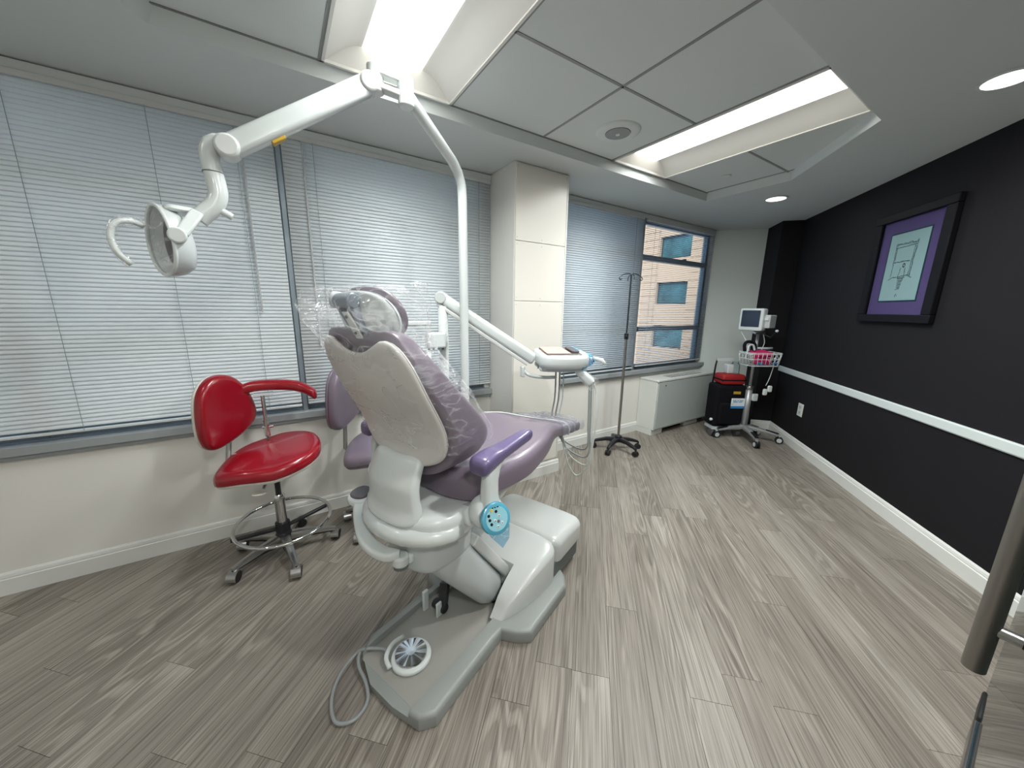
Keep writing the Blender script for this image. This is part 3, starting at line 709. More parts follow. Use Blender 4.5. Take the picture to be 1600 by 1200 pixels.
obj('headrest_post', MB().bar((-.20, .012, 1.40), (-.185, .01, 1.23), .05, .010, (1,0,0)), 'chromed', ch, bevel=.003)
for o_ in (hl,): o_.location = (.022, -.030, .004)
# right armrest, post and touch panel
ar_c = curve_open([(-.045,-.300,.898),(-.015,-.302,.908),(.05,-.305,.918),(.12,-.31,.926),(.19,-.312,.934),(.255,-.312,.938)], 16)
ar_w = [.026,.036,.040,.040,.038,.036,.034,.032,.030,.028,.027,.026,.025,.024,.022,.014]
rg = []
for i, c in enumerate(ar_c):
    w_ = ar_w[i]; h_ = .024 if 0 < i < 15 else .013
    if i < 6: h_ *= 1.35
    rg.append([c + Vector((0, x, z)) for x, z in rrect(-w_, w_, -h_, h_*.8, min(h_*.7, w_*.7), 5)])
def armrest(name_side, sgn):
    ao = obj('armrest', MB().loft([[Vector((p.x, p.y*sgn, p.z)) for p in r] for r in rg]), 'purple2', ch); ao.data.shade_smooth()
    s2 = ao.modifiers.new('sub', 'SUBSURF'); s2.levels = 1; s2.render_levels = 1
    pr = []
    for z, x, w_, d_ in ((.735, .022, .036, .026), (.78, .02, .031, .022), (.83, .022, .030, .021), (.865, .03, .034, .020), (.895, .055, .036, .018)):
        pr.append([Vector((x+a, (-.303+b)*sgn, z)) for a, b in rrect(-w_, w_, -d_, d_, .015, 4)])
    obj('armrest_post', MB().loft(pr), 'white', ch, angle=45)
    obj('armrest_mount', MB().lathe([(0,-.04),(.050,-.038),(.057,-.02),(.057,.02),(.047,.034),(0,.036)], (.018, -.292*sgn, .715), (-.35,-.80*sgn,.28), 28), 'white', ch, angle=45)
    obj('mount_arm', MB().bar((.02,-.26*sgn,.69), (.06,-.12*sgn,.655), .10, .07), 'white', ch, bevel=.02, seg=4)
armrest('right', 1); armrest('left', -1)
pc = Vector((-.004, -.352, .722)); pn = Vector((-.38, -.86, .34)).normalized()
panel = obj('touch_panel', MB().lathe([(0,.004),(.043,.004),(.051,.0),(.053,-.01),(.047,-.02),(0,-.02)], pc, pn, 32), 'teal', ch, angle=40)
obj('panel_face', MB().lathe([(0,.0048),(.038,.0048),(.040,.0035)], pc, pn, 32), 'panelface', panel)
pa = Vector((0,0,1)); pa = (pa - pn*pa.dot(pn)).normalized(); pb = pa.cross(pn)
def pbtn(a, b, r, m):
    q = obj('button', MB().lathe([(0,.0065),(r*.8,.0065),(r,.004)], pc + pa*a + pb*b, pn, 12), m, panel)
    if m == 'white': obj('button_dot', MB().lathe([(0,.0069),(r*.4,.0067),(r*.45,.0062)], pc + pa*a + pb*b, pn, 8), 'sock', q)
for a, b, m_ in ((.024,.0,'bplast'),(.030,-.016,'yellow'),(.016,-.028,'bplast'),(.002,-.026,'bplast'),(-.012,-.022,'bplast'),(.008,.008,'white'),(-.004,-.008,'white'),(-.016,.016,'white'),(-.024,.0,'white'),(-.008,.004,'sock')):
    pbtn(a, b, .0055, m_)
for k, (bb, ww) in enumerate(((.012,.008),(.002,.007),(-.007,.006))):
    obj('panel_marking', MB().bar(pc+pa*.037+pb*bb+pn*.0048, pc+pa*.037+pb*(bb-ww)+pn*.0048, .0035, .0006, pn), 'screen', panel)
obj('barrier_film', MB().add([tuple(pc + pb*b + pa*a + pn*n_) for a, b, n_ in ((.0,-.052,-.004),(-.05,-.03,0),(-.10,.012,-.012),(-.075,.04,-.01),(-.03,.045,-.002))] , [(0,1,2,3,4)]), 'bfilm', ch)
# assistant arm curving round the rear with its dark pad
aa = curve_open([(-.085,.285,.615),(-.13,.23,.605),(-.175,.15,.592),(-.205,.07,.575),(-.195,-.005,.555),(-.16,-.05,.55)], 20)
rg = []
for i, c in enumerate(aa):
    t_ = (aa[min(i+1,19)]-aa[max(i-1,0)]).normalized(); sd_ = t_.cross(Vector((0,0,1))).normalized(); wv = .026*min(1, .55+i*.2, .45+(19-i)*.25)
    rg.append([c + sd_*a + Vector((0,0,b)) for a, b in rrect(-wv, wv, -.018, .016, .012, 4)])
obj('assistant_arm', MB().loft(rg), 'white', ch, angle=50)
obj('arm_joint', MB().cyl((-.155,-.045,.505), (-.155,-.045,.545), .030, n=24), 'white', ch, bevel=.008)
obj('joint_washer', MB().cyl((-.155,-.045,.495), (-.155,-.045,.505), .026, n=24), 'vent', ch)
obj('arm_bracket', MB().bar((-.14,-.05,.52), (-.04,-.04,.515), .05, .04), 'white', ch, bevel=.01)
obj('instrument_pad', MB().pillow(curve_closed([(-.135,.26),(-.11,.235),(-.06,.25),(-.03,.30),(-.05,.34),(-.10,.34),(-.135,.31)], 30), .035, .012, lambda u,v,w: (u,v,.60+w)), 'white', ch, smooth=True)
obj('pad_top', MB().pillow(curve_closed([(-.125,.265),(-.10,.245),(-.06,.258),(-.04,.30),(-.055,.33),(-.095,.33),(-.125,.305)], 30), .014, .006, lambda u,v,w: (u,v,.632+w)), 'sock', ch, smooth=True)
mech = MB(); mech.bar((.12,.05,.05),(.16,.07,.15),.04,.04); mech.cyl((.12,.10,.055),(.12,.03,.055),.022); mech.cyl((.30,-.12,.075),(.30,.05,.075),.035)
obj('lift_mechanism', mech, 'bplast', ch, bevel=.004)
mm = MB(); mm.box(.07,.10,.115,.13,.03,.13); mm.box(.08,.11,.04,.052,.03,.10)
obj('mechanism_bracket', mm, 'white', ch, bevel=.004)
# toe film: crumpled clear sleeve over the end of the leg rest, with a white cord across
tf = MB(); rings = []
for k in range(9):
    s = .80 + k*.045; w_ = hwid(min(s,1.12))+.008; zb_ = zbot(min(s,1.16)); zt_ = zb_+thk(min(s,1.16))+.006
    rr_ = rrect(-w_, w_, zb_-.006, zt_, .028, 4); rings.append([(s, a + random.uniform(-.004,.004), b + random.uniform(-.002,.004)) for a, b in rr_])
tf.loft(rings, caps=False); toe = obj('toe_cover', tf, 'film2', smooth=True)
toe.parent = None; toe.location = CO; toe.rotation_euler = (0,0,CY); tag(toe, 'clear plastic sleeve pulled over the toe end of the mauve leg rest', 'plastic cover')

zt_ = lambda q: zbot(q)+thk(q)
ec = curve_open([(.60,.20,zt_(.60)-.012),(.68,.14,zt_(.68)-.006),(.76,.06,zt_(.76)-.006),(.83,-.03,zt_(.83)-.002),(.88,-.10,zt_(.88)+.002),(.905,-.145,zt_(.9)-.008),(.905,-.166,zt_(.9)-.035),(.905,-.162,zt_(.9)-.07)], 40)
o = obj('elastic_cord', MB().tube([p + Vector((0,0,.004)) for p in ec], .0035, 6), 'hosew', smooth=True); o.location = CO; o.rotation_euler = (0,0,CY); tag(o, 'thin white cord lying across the mauve leg rest before its toe end', 'cord')
# clear bag over backrest and headrest
bag = MB(); rings = []
def bagring(z, hw_, s0, s1, jag):
    out = []; n = 36
    for k in range(n):
        a = 2*PI*k/n; c, s = math.cos(a), math.sin(a)
        y = hw_*(abs(c)**.55)*(1 if c > 0 else -1); x = (s0+s1)/2 + (s1-s0)/2*(abs(s)**.7)*(1 if s > 0 else -1)
        x += jag*math.sin(k*2.9+z*37)*.5; y += jag*math.sin(k*1.7+z*53)
        out.append((x, y, z + jag*1.2*math.sin(k*1.1+z*20)))
    return out
for z, hw_, s0, s1, j in ((.945,.262,-.125,.165,.008),(.975,.268,-.13,.168,.007),(1.02,.265,-.14,.135,.006),(1.07,.262,-.165,.095,.006),(1.13,.262,-.20,.05,.006),(1.19,.25,-.225,-.01,.006),(1.25,.24,-.25,-.06,.007),(1.30,.225,-.27,-.085,.008),(1.35,.225,-.315,-.09,.008),(1.40,.25,-.32,-.11,.007),(1.435,.26,-.29,-.13,.005),(1.452,.265,-.215,-.165,.002)):
    rings.append(bagring(z, hw_, s0, s1, j))
bag.loft(rings, caps=False); bag = obj('plastic_cover', bag, 'film', smooth=True); bag.location = CO; bag.rotation_euler = (0,0,CY)
tag(bag, 'clear crinkled plastic bag pulled over the headrest and back of the dental chair', 'plastic cover')

# foot pedal and its cable
fp = thing('foot_control', 'round chrome foot control on the grey chair plate with a looped grey cable', 'foot pedal', CO, CY)
fc_ = (-.108, -.012)
obj('pedal_base', MB().pillow(curve_closed([(fc_[0]+.078*math.cos(a)*1.0, fc_[1]+.078*math.sin(a)) for a in [2*PI*k/12 for k in range(12)]], 40), .02, .008, lambda u,v,w: (u,v,.0325+w)), 'white', fp, smooth=True)
pd = MB(); n = 36; top = (fc_[0], fc_[1], .068); vs = [top]
for rr_, z_ in ((.018,.067),(.06,.062),(.062,.056)):
    for k in range(n): a = 2*PI*k/n; vs.append((fc_[0]+rr_*math.cos(a), fc_[1]+rr_*math.sin(a), z_+(.0022 if k % 3 == 0 and rr_ > .02 else 0)))
vs += [(fc_[0]+.062*math.cos(2*PI*k/n), fc_[1]+.062*math.sin(2*PI*k/n), .05) for k in range(n)]
fs = [(0, 1+k, 1+(k+1)%n) for k in range(n)]
for r_ in range(3): fs += [(1+r_*n+k, 1+(r_+1)*n+k, 1+(r_+1)*n+(k+1)%n, 1+r_*n+(k+1)%n) for k in range(n)]
fs.append(tuple(1+3*n+k for k in range(n)))
obj('pedal_disc', MB().add(vs, fs), 'chrome', fp)
hd = curve_open([(fc_[0]-.085, fc_[1]+.02, .052),(fc_[0]-.07, fc_[1]+.062, .062),(fc_[0]-.02, fc_[1]+.088, .062),(fc_[0]+.03, fc_[1]+.085, .055)], 12)
obj('pedal_guard', MB().tube(hd, .009, 10), 'white', fp, smooth=True)
cp = curve_open([(-.155,.07,.045),(-.16,.10,.05),(-.20,.16,.045),(-.225,.19,.02),(-.30,.17,.012),(-.365,.11,.012),(-.395,.03,.012),(-.355,-.015,.012),(-.295,.0,.012),(-.262,.06,.018),(-.245,.13,.026),(-.21,.175,.03),(-.12,.20,.014),(.05,.215,.012),(.18,.22,.012)], 90)
obj('cable', MB().tube(cp, .0065, 10), 'hose', fp, smooth=True)

# ------------------------------------------------------------------ dental lamp
dl = thing('dental_lamp', 'white dental lamp on a bent pole and long arm with an oval head', 'dental lamp', (.88, 1.86, 0))
o0 = Vector((.88, 1.86, 0))
pp = [Vector((.88,1.86,.05)), Vector((.88,1.86,1.0)), Vector((.88,1.86,1.96)), Vector((.872,1.853,2.02)), Vector((.84,1.828,2.07)), Vector((.79,1.787,2.10)), Vector((.54,1.585,2.185)), Vector((.50,1.553,2.20))]
obj('pole', MB().tube([p-o0 for p in pp], .0245, 16), 'white', dl, smooth=True)
obj('pole_foot', MB().cyl((0,0,0),(0,0,.06),.07,n=24), 'white', dl, bevel=.01)
jk = MB(); Pj = Vector((.50,1.553,2.205)); Pk = Vector((.40,1.60,2.235))
jk.cyl(Pj-Vector((0,0,.055))-o0, Pj+Vector((0,0,.045))-o0, .030, n=20); obj('joint', jk, 'white', dl, bevel=.006)
jk = MB(); jk.bar(Pj+Vector((0,0,.028))-o0, Pk+Vector((0,0,.028))-o0, .045, .022); jk.bar(Pj-Vector((0,0,.02))-o0, Pk-Vector((0,0,.02))-o0, .045, .022); jk.cyl(Pk-Vector((0,0,.045))-o0, Pk+Vector((0,0,.05))-o0, .03, n=20)
obj('joint_bracket', jk, 'cover', dl, bevel=.006)
E0 = Vector((.375,1.605,2.215)); E1 = Vector((-.085,1.625,1.900))
ed = (E1-E0).normalized(); es = ed.cross(Vector((0,0,1))).normalized(); eu = es.cross(ed)
obj('spring_arm', MB().loft([[E0.lerp(E1, t)-o0 + es*x + eu*y for x, y in rrect(-w/2, w/2, -h/2, h/2, .018, 5)] for t, w, h in ((0,.045,.06),(.03,.055,.070),(.97,.056,.070),(1,.05,.06))]), 'white', dl, angle=50)
for e_, r_ in ((E0, .034), (E1, .036)): obj('arm_knuckle', MB().cyl(e_-o0-es*.036, e_-o0+es*.036, r_, n=24), 'cover', dl, bevel=.008)
obj('arm_sticker', MB().bar(E0.lerp(E1,.68)-o0-eu*.037+es*.0, E0.lerp(E1,.77)-o0-eu*.039, .03, .012, eu), 'labely', dl, bevel=.003)
for t_ in (.80, .83): obj('screw', MB().cyl(E0.lerp(E1,t_)-o0+es*.0285+eu*(.86-t_)*.3, E0.lerp(E1,t_)-o0+es*.031+eu*(.86-t_)*.3, .004, n=8), 'sock', dl)
def L3(x, z, y=1.65): return Vector((x, y, z))-o0
nk = [Vector((-.085,1.63,1.905)), L3(-.115,1.918,1.64), L3(-.138,1.89), L3(-.138,1.84), L3(-.132,1.79), L3(-.132,1.75), L3(-.15,1.715), L3(-.18,1.685), L3(-.195,1.668)]
nk[0] = nk[0]-o0
obj('swan_neck', MB().tube(curve_open(nk, 34), [.024]*6+[.028]*28, 16), 'white', dl, smooth=True)
obj('neck_seam', MB().cyl(L3(-.137,1.824), L3(-.137,1.821), .0292, n=24), 'vent', dl)
obj('adjust_knob', MB().cyl(L3(-.13,1.705), L3(-.10,1.688), .012, n=14), 'white', dl, bevel=.003)
# lamp head: faces left, a little toward the viewer and down
hc = Vector((-.292, 1.628, 1.588)); nf = Vector((-.86, -.50, -.04)).normalized()
hu = (Vector((0,0,1)) - nf*nf.z).normalized(); hr = hu.cross(nf)
def hring(sc_u, sc_r, dep, du=0, tp=0):
    out = []
    for k in range(36):
        a = 2*PI*k/36; y = math.sin(a); x = math.cos(a)*(1-.12*y) + 0
        out.append(hc - o0 + hu*(y*sc_u+du) + hr*(x*sc_r) - nf*dep)
    return out
rings = [hring(.110,.088,0), hring(.110,.088,.018), hring(.102,.080,.042,-.002), hring(.085,.062,.062,-.006), hring(.05,.035,.074,-.01), hring(.005,.004,.078,-.01)]
hb = MB(); hb.loft(rings, caps=False)
inn = [hring(.110,.088,0), hring(.100,.078,.004), hring(.085,.062,.028), hring(.05,.035,.042), hring(.004,.004,.046)]
hb.loft(inn, caps=False); obj('lamp_head', hb, 'greyp', dl, angle=60)
obj('lamp_reflector', MB().loft([hring(.075,.05,.026), hring(.05,.032,.036), hring(.004,.004,.040)], caps=False), 'sock', dl, smooth=True)
rim = [p for p in hring(.106,.085,-.002)]; obj('head_rim', MB().tube(rim, .006, 8, closed=True), 'white', dl, smooth=True)
obj('front_shield', MB().loft([hring(.104,.081,-.006), hring(.06,.045,-.014), hring(.004,.004,-.017)], caps=False), 'film', dl, smooth=True)
obj('head_yoke', MB().bar(L3(-.188,1.685,1.61), L3(-.232,1.605,1.565), .035, .018, (0,1,0)), 'white', dl, bevel=.006)
obj('yoke_pivot', MB().cyl(L3(-.238,1.598,1.54), L3(-.245,1.605,1.61), .024, n=20), 'white', dl, bevel=.005)
obj('head_top_cap', MB().pillow(rrect(-.05,.05,-.03,.05,.02), .02, .01, lambda u,v,w: tuple(hc-o0+hu*(.088+w)+hr*u*1.2-nf*(v+.04))), 'white', dl, smooth=True)
hp_ = curve_open([L3(-.325,1.625,1.60), L3(-.345,1.63,1.57), L3(-.372,1.618,1.555), L3(-.386,1.58,1.55), L3(-.378,1.535,1.55), L3(-.355,1.505,1.56)], 20)
obj('handle', MB().tube(hp_, .0085, 10), 'white', dl, smooth=True)
hp2 = [p + Vector((.0,.0,0)) for p in hp_]
obj('handle_film', MB().tube([p + Vector((0,0,.004*math.sin(i*2.3))) for i, p in enumerate(hp2)], [.013+.003*math.sin(i*1.9) for i in range(20)], 10), 'film', dl, smooth=True)

# ------------------------------------------------------------------ delivery unit
du = thing('delivery_unit', 'white dental delivery unit with sloping arm and instrument tray over the leg rest', 'dental unit', (.86, 2.12, 0))
q0 = Vector((.86, 2.12, 0))
obj('post', MB().tube([(0,0,.06),(0,0,1.40)], .030, 16), 'white', du, smooth=True)
obj('post_foot', MB().pillow(rrect(-.075,.11,-.10,.12,.04), .10, .02), 'white', du, smooth=True)
T0 = Vector((.85,2.13,1.442)); T1 = Vector((1.33,1.80,1.065)); td = (T1-T0).normalized(); ts = td.cross(Vector((0,0,1))).normalized(); tu = ts.cross(td)
obj('unit_arm', MB().loft([[T0.lerp(T1, t)-q0 + ts*x + tu*(y+.012) for x, y in rrect(-w/2, w/2, -h/2, h/2, .024, 5)] for t, w, h in ((-.02,.04,.05),(.0,.06,.066),(.98,.066,.074),(1,.055,.06))]), 'white', du, angle=50)
obj('arm_underside', MB().loft([[T0.lerp(T1, t)-q0 + ts*x + tu*(y-.034) for x, y in rrect(-.026, .026, -.011, .011, .005, 3)] for t in (.0, .97)]), 'cover', du, angle=40)
obj('arm_end_cap', MB().cyl(T0-q0-ts*.034+tu*.01, T0-q0+ts*.034+tu*.01, .038, n=24), 'white', du, bevel=.008)
tb = Vector((1.47, 1.70, 1.043))-q0
ta = Vector((.85,-.40,0)).normalized(); tl = Vector((-ta.y, ta.x, 0))
def tmap(u, v, w): p = tb + ta*u + tl*v*1.3; return (p.x, p.y, p.z + w + .075*v)
th_o = curve_closed([(-.15,-.09),(-.16,0),(-.15,.10),(-.08,.13),(.06,.13),(.14,.11),(.165,.03),(.15,-.08),(.08,-.125),(-.07,-.125)], 60)
obj('tray_head', MB().pillow(th_o, .088, .02, tmap, rb=.04, K=4), 'white', du, smooth=True)
obj('tray_frame', MB().pillow(rrect(-.12,.10,-.10,.10,.02), .006, .002, lambda u,v,w: tmap(u,v,.087+w)), 'steel', du)
obj('tray_base', MB().pillow(curve_closed([(-.13,-.08),(-.14,0),(-.13,.08),(.12,.09),(.14,0),(.12,-.09)], 40), .03, .01, lambda u,v,w: tmap(u,v,-.018+w)), 'greyp', du, smooth=True)
obj('neck_block', MB().loft([[Vector(tmap(-.12,y*1.0,z)) for y, z in rrect(-.06,.06,.01,.075,.015,3)], [T1-q0+Vector((.02,-.02,-.01)) + ts*x + Vector((0,0,z)) for x, z in rrect(-.03,.03,-.04,.03,.012,3)]]), 'white', du, angle=50)
br = curve_open([T1-q0+Vector((-.06,.03,-.045)), T1-q0+Vector((-.03,.0,-.085)), T1-q0+Vector((.05,-.05,-.10)), T1-q0+Vector((.12,-.09,-.098))], 12)
obj('brake_handle', MB().tube(br, .011, 10), 'white', du, smooth=True)
obj('handle_grip', MB().bar(T1-q0+Vector((-.06,.03,-.10)), T1-q0+Vector((-.06,.03,-.03)), .035, .02, (1,0,0)), 'white', du, bevel=.006)
# blue wrapped side handle
obj('tray_handle', MB().tube([Vector(tmap(.13,.10,.07)), Vector(tmap(.19,.04,.05)), Vector(tmap(.20,-.03,.035))], .012, 10), 'blue', du, smooth=True)
obj('handle_wrap', MB().loft([[Vector(tmap(.10+k*.03, a, b)) for a, b in rrect(-.115+k*.02,-.03+k*.01,.0+k*.006,.09-k*.012,.012,3)] for k in range(4)]), 'bfilm', du, smooth=True)
obj('handle_wrap_edge', MB().bar(tmap(.11,.12,.092), tmap(.17,-.06,.075), .02, .008), 'blue', du, bevel=.003)
obj('syringe_tip', MB().tube([Vector(tmap(.19,-.05,.06)), Vector(tmap(.235,-.075,.05)), Vector(tmap(.25,-.09,.03))], [.012,.014,.009], 10), 'white', du, smooth=True)
hh = MB(); hp0 = Vector(tmap(.09,-.06,-.01)); hp1 = Vector(tmap(.17,-.10,-.085))
hdv = (hp1-hp0).normalized(); hs_ = hdv.cross(Vector((0,0,1))).normalized(); hu_ = hs_.cross(hdv)
hh.loft([[hp0.lerp(hp1,t) + hs_*x*k + hu_*y*k for x, y in rrect(-.03,.03,-.026,.026,.018,4)] for t, k in ((0,.8),(.1,1),(.9,1),(1,.75))])
obj('hose_manifold', hh, 'white', du, angle=50)
obj('manifold_film', MB().loft([[hp0.lerp(hp1,t) + hs_*x*k + hu_*y*k for x, y in rrect(-.034,.034,-.03,.03,.018,4)] for t, k in ((.35,1.0),(.6,1.08),(.85,1.05),(1.05,1.3),(1.2,1.1))], caps=False), 'film', du, smooth=True)
# instrument hoses
E_w = [tmap(.0,.03,-.02), tmap(.03,.03,-.02), tmap(.06,.03,-.02)]
def hose(pts, r, m): obj('hose', MB().tube(curve_open(pts, 36), r, 7), m, du, smooth=True)
def wq(x, y, z): return Vector((x, y, z))-q0
b_ = hp1
for k in range(3):
    s0_ = Vector(tmap(-.02+k*.022, .02-k*.01, -.01))
    e_ = b_ + Vector((-.016+k*.012, .008-k*.006, -.006))
    hose([s0_, s0_+Vector((0,0,-.20)), s0_+Vector((-.01,.01,-.33)), s0_+Vector((-.0,-.02,-.42-.02*k)), s0_+Vector((.05,-.05,-.50-.05*k)), e_+Vector((.0,-.0,-.42-.05*k)), e_+Vector((.01,0,-.25)), e_], .0055 if k < 2 else .004, 'hose' if k < 2 else 'hosew')
hose([Vector(tmap(.02,.0,-.42)), Vector(tmap(.06,-.03,-.62)), Vector(tmap(.12,-.06,-.72)), Vector(tmap(.18,-.10,-.60)), Vector(tmap(.20,-.12,-.3)), b_+Vector((.022,-.015,-.06)), b_+Vector((.008,-.006,-.004))], .005, 'hosew')
# peach paper on the tray
pp_ = obj('tray_paper', MB().pillow(rrect(-.115,.03,-.09,.09,.01), .004, .001, tmap), 'pink'); pp_.location = Vector(q0)+Vector((0,0,.0945)); tag(pp_, 'peach paper sheet lying on the delivery unit tray', 'paper')
oo = obj('tray_instrument_block', MB().pillow(rrect(.05,.10,-.06,.08,.015), .01, .004, tmap), 'sock'); oo.location = Vector(q0)+Vector((0,0,.0945)); tag(oo, 'small grey instrument rest on the tray behind the peach paper', 'instrument rest')
# cuspidor block on the post with its little hook row and suction arm
def co(x, y, z): return (x-.06, y-.06, z+1.2)
cu = obj('console_box', MB().box(-.135,-.015,-.09,-.03,1.15,1.245), 'white', du, bevel=.012, seg=3)
for k in range(4): obj('hook', MB().cyl(co(-.06+k*.03,0,-.05),co(-.06+k*.03,-.002,-.062),.007,n=8), 'sock', cu)
obj('console_arm', MB().bar(co(-.05,-.01,.10),co(-.20,-.03,.10),.03,.03), 'white', cu, bevel=.008)
obj('console_tube', MB().tube([co(-.06,0,-.06),co(-.065,0,-.2),co(-.05,0,-.35)], .016, 10), 'white', cu, smooth=True)
obj('console_bracket', MB().bar(co(.04,.01,0),co(.06,.06,0),.05,.04), 'white', cu)

# ------------------------------------------------------------------ stools
def stool(cm, label, arm=True, ringz=.205, rzc=0, drop=0, shell='cream'):
    t = thing('dental_stool', label, 'stool', (0,0,0), 0)
    def leg(ang, i):
        c, s = math.cos(ang), math.sin(ang); p = lambda r, z, w=0: Vector((c*r - s*w, s*r + c*w, z))
        l = obj('leg', MB().loft([[p(r, z+b, a) for a, b in rrect(-w/2, w/2, -h/2, h/2, min(w,h)*.25, 2)] for r, z, w, h in ((.03,.105,.05,.05),(.12,.10,.04,.032),(.235,.078,.028,.022),(.262,.070,.026,.022))]), 'chromed' if True else '', t, angle=40)
        obj('underside', MB().loft([[p(r, z+b, a) for a, b in rrect(-w/2, w/2, -h/2, h/2, .004, 2)] for r, z, w, h in ((.03,.082,.046,.03),(.12,.085,.036,.022),(.235,.068,.024,.014))]), 'bplast', l)
        ca = ang + [.6, -.4, 1.2, 2.0, -1.1][i]; cc = p(.258, .03); dx = Vector((math.cos(ca), math.sin(ca), 0)); ax = Vector((-dx.y, dx.x, 0))
        o = obj('caster', MB().cyl(p(.255,.068), p(.255,.045), .009, n=10).cyl(cc-ax*.020, cc-ax*.004, .0285, n=18).cyl(cc+ax*.004, cc+ax*.020, .0285, n=18), 'bplast', l, angle=40)
        hood = []
        for w_ in (-.023, .023):
            hood.append([cc + ax*w_ + dx*(math.cos(a)*r_) + Vector((0,0,math.sin(a)*r_)) for a, r_ in [(PI*k/10, .0325) for k in range(-1, 11)] + [(PI*k/10, .029) for k in range(10, -2, -1)]])
        obj('caster_hood', MB().loft(hood), 'chromed', l, angle=40)
    for i, a in enumerate((209, 280, 358, 143, 70)): leg(math.radians(a)+rzc, i)
    obj('hub', MB().lathe([(0,.06),(.038,.06),(.042,.075),(.042,.125),(.034,.14),(0,.14)], n=20), 'bplast', t, angle=40)
    h = .5-drop
    obj('gas_sleeve', MB().lathe([(.026,.13),(.026,.33-drop),(.028,.335-drop),(.028,.36-drop),(.022,.37-drop)], n=20), 'chrome', t, angle=40)
    obj('piston', MB().cyl((0,0,.36-drop),(0,0,h-.02), .014, n=14), 'bplast', t, angle=40)
    obj('collar', MB().lathe([(.020,h-.045),(.024,h-.04),(.024,h),(.030,h+.005),(.06,h+.03)], n=20), 'chromed', t, angle=40)
    if ringz:
        obj('foot_ring', MB().tube([(.232*math.cos(2*PI*k/40)+.01, .232*math.sin(2*PI*k/40)-.0, ringz+.012*math.sin(2*PI*k/40)) for k in range(40)], .0095, 8, closed=True), 'chrome', t, smooth=True)
        sp = MB()
        for a in (15, 195): sp.bar((.02*math.cos(math.radians(a)),.02*math.sin(math.radians(a)),.165),(.235*math.cos(math.radians(a)),.235*math.sin(math.radians(a)),ringz-.008),.022,.016)
        sp.cyl((0,0,.14),(0,0,.20),.036,n=16)
        obj('ring_bracket', sp, 'bplast', t, bevel=.003)
        obj('ring_knob', MB().cyl((.09,.03,.15),(.09,.03,.18),.014,n=12), 'bplast', t)
    so_ = curve_closed([(-.245,-.115),(-.215,.0),(-.16,.09),(-.07,.165),(.03,.205),(.13,.17),(.205,.09),(.228,-.03),(.205,-.14),(.135,-.21),(.03,-.24),(-.09,-.225),(-.20,-.18)], 64)
    zt = .565-drop
    smap = lambda w0: (lambda u, v, w: (u, v, zt + w0 + w + .10*(v+.02) + .035*max(0, (u)/.22) - .02*min(0,(u+.1)/.12)**2 ))
    obj('seat_cushion', MB().pillow(so_, .062, .032, smap(.006), K=6, dome=.012, rb=.012), cm, t, smooth=True)
    obj('seat_shell', MB().pillow([(u*.965, v*.965) for u, v in so_], .02, .004, smap(-.013), K=5, rb=.014), shell, t, smooth=True)
    obj('seat_plate', MB().box(-.09,.09,-.08,.08,h+.02,h+.04), 'bplast', t, bevel=.005)
    obj('height_lever', MB().bar((-.02,-.05,h+.02),(-.05,-.16,h-.01),.012,.008), 'chromed', t)
    obj('lever_paddle', MB().pillow(curve_closed([(-.075,-.20),(-.03,-.205),(-.02,-.175),(-.05,-.15),(-.075,-.165)], 20), .008, .003, lambda u,v,w: (u-.02,v,h-.025+w)), 'cream', t, smooth=True)
    # backrest, facing the sitter
    nb = Vector((.74,-.67,0)).normalized(); wb = Vector((.67,.74,0)).normalized(); cb = Vector((-.17,.13,.865-drop*.1))
    b_o = curve_closed([(-.178,.09),(-.135,.155),(-.066,.18),(.015,.155),(.085,.07),(.122,-.045),(.10,-.115),(.02,-.168),(-.09,-.198),(-.155,-.185),(-.186,-.12),(-.192,-.01)], 56)
    def bmap(off, sc=1.0):
        return lambda u, v, w: tuple(cb + wb*(u*sc) + nb*(off + w + .10*((u+.03)*sc)**2*4 + .06*v) + Vector((0,0,v*sc)))
    obj('backrest_cushion', MB().pillow(b_o, .052, .030, bmap(0), K=6, dome=.008, rb=.008), cm, t, smooth=True)
    obj('backrest_shell', MB().pillow(b_o, .022, .008, bmap(-.022, .985), K=5, rb=.012), shell, t, smooth=True)
    bb = cb + nb*-.02
    obj('back_bar', MB().tube([Vector((-.05,.03,h+.025)), Vector((-.17,.08,h+.03)), Vector((-.205,.10,h+.07)), bb+Vector((.0,0,-.13)), bb+Vector((0,0,-.04))], .013, 8), 'chromed', t, smooth=True)
    if arm:
        ap = curve_open([(-.13,.135,.985),(-.06,.15,1.005),(.03,.15,1.005),(.11,.13,1.0),(.17,.10,.985),(.215,.06,.96),(.235,.045,.945)], 22)
        ap = [p - Vector((0,0,.05)) for p in ap]
        obj('arm_pad', MB().loft([[p + Vector((0,x*.9,0)) + Vector((x*.3,0,z)) for x, z in rrect(-w_, w_, -w_*.95, w_*.95, w_*.75, 4)] for p, w_ in zip(ap, [.016,.026,.03]+[.031]*15+[.031,.032,.028,.014])]), cm, t, smooth=True)
        obj('arm_plate', MB().box(-.06,.03,.12,.17,.905,.915), 'greyp', t)
        ao = MB(); ao.cyl((-.02,.145,.745),(-.02,.145,.905),.010,n=14); ao.cyl((-.02,.145,.665),(-.02,.145,.76),.014,n=14); ao.cyl((-.04,.145,.72),(.012,.145,.72),.009,n=10)
        obj('arm_post', ao, 'chrome', t, angle=40)
        obj('arm_bracket', MB().bar((-.02,.15,.67),(-.02,.05,.545),.03,.012,(1,0,0)), 'bplast', t)
    return t
st = stool('red', 'red leather dental stool with a curved arm and chrome foot ring'); st.location = (-.10, 2.20, 0)
st2 = stool('purple', 'mauve stool half hidden behind the dental chair, beside the red stool', arm=False, ringz=0, rzc=math.radians(8), drop=.055, shell='purple'); st2.location = (.475, 2.235, 0)

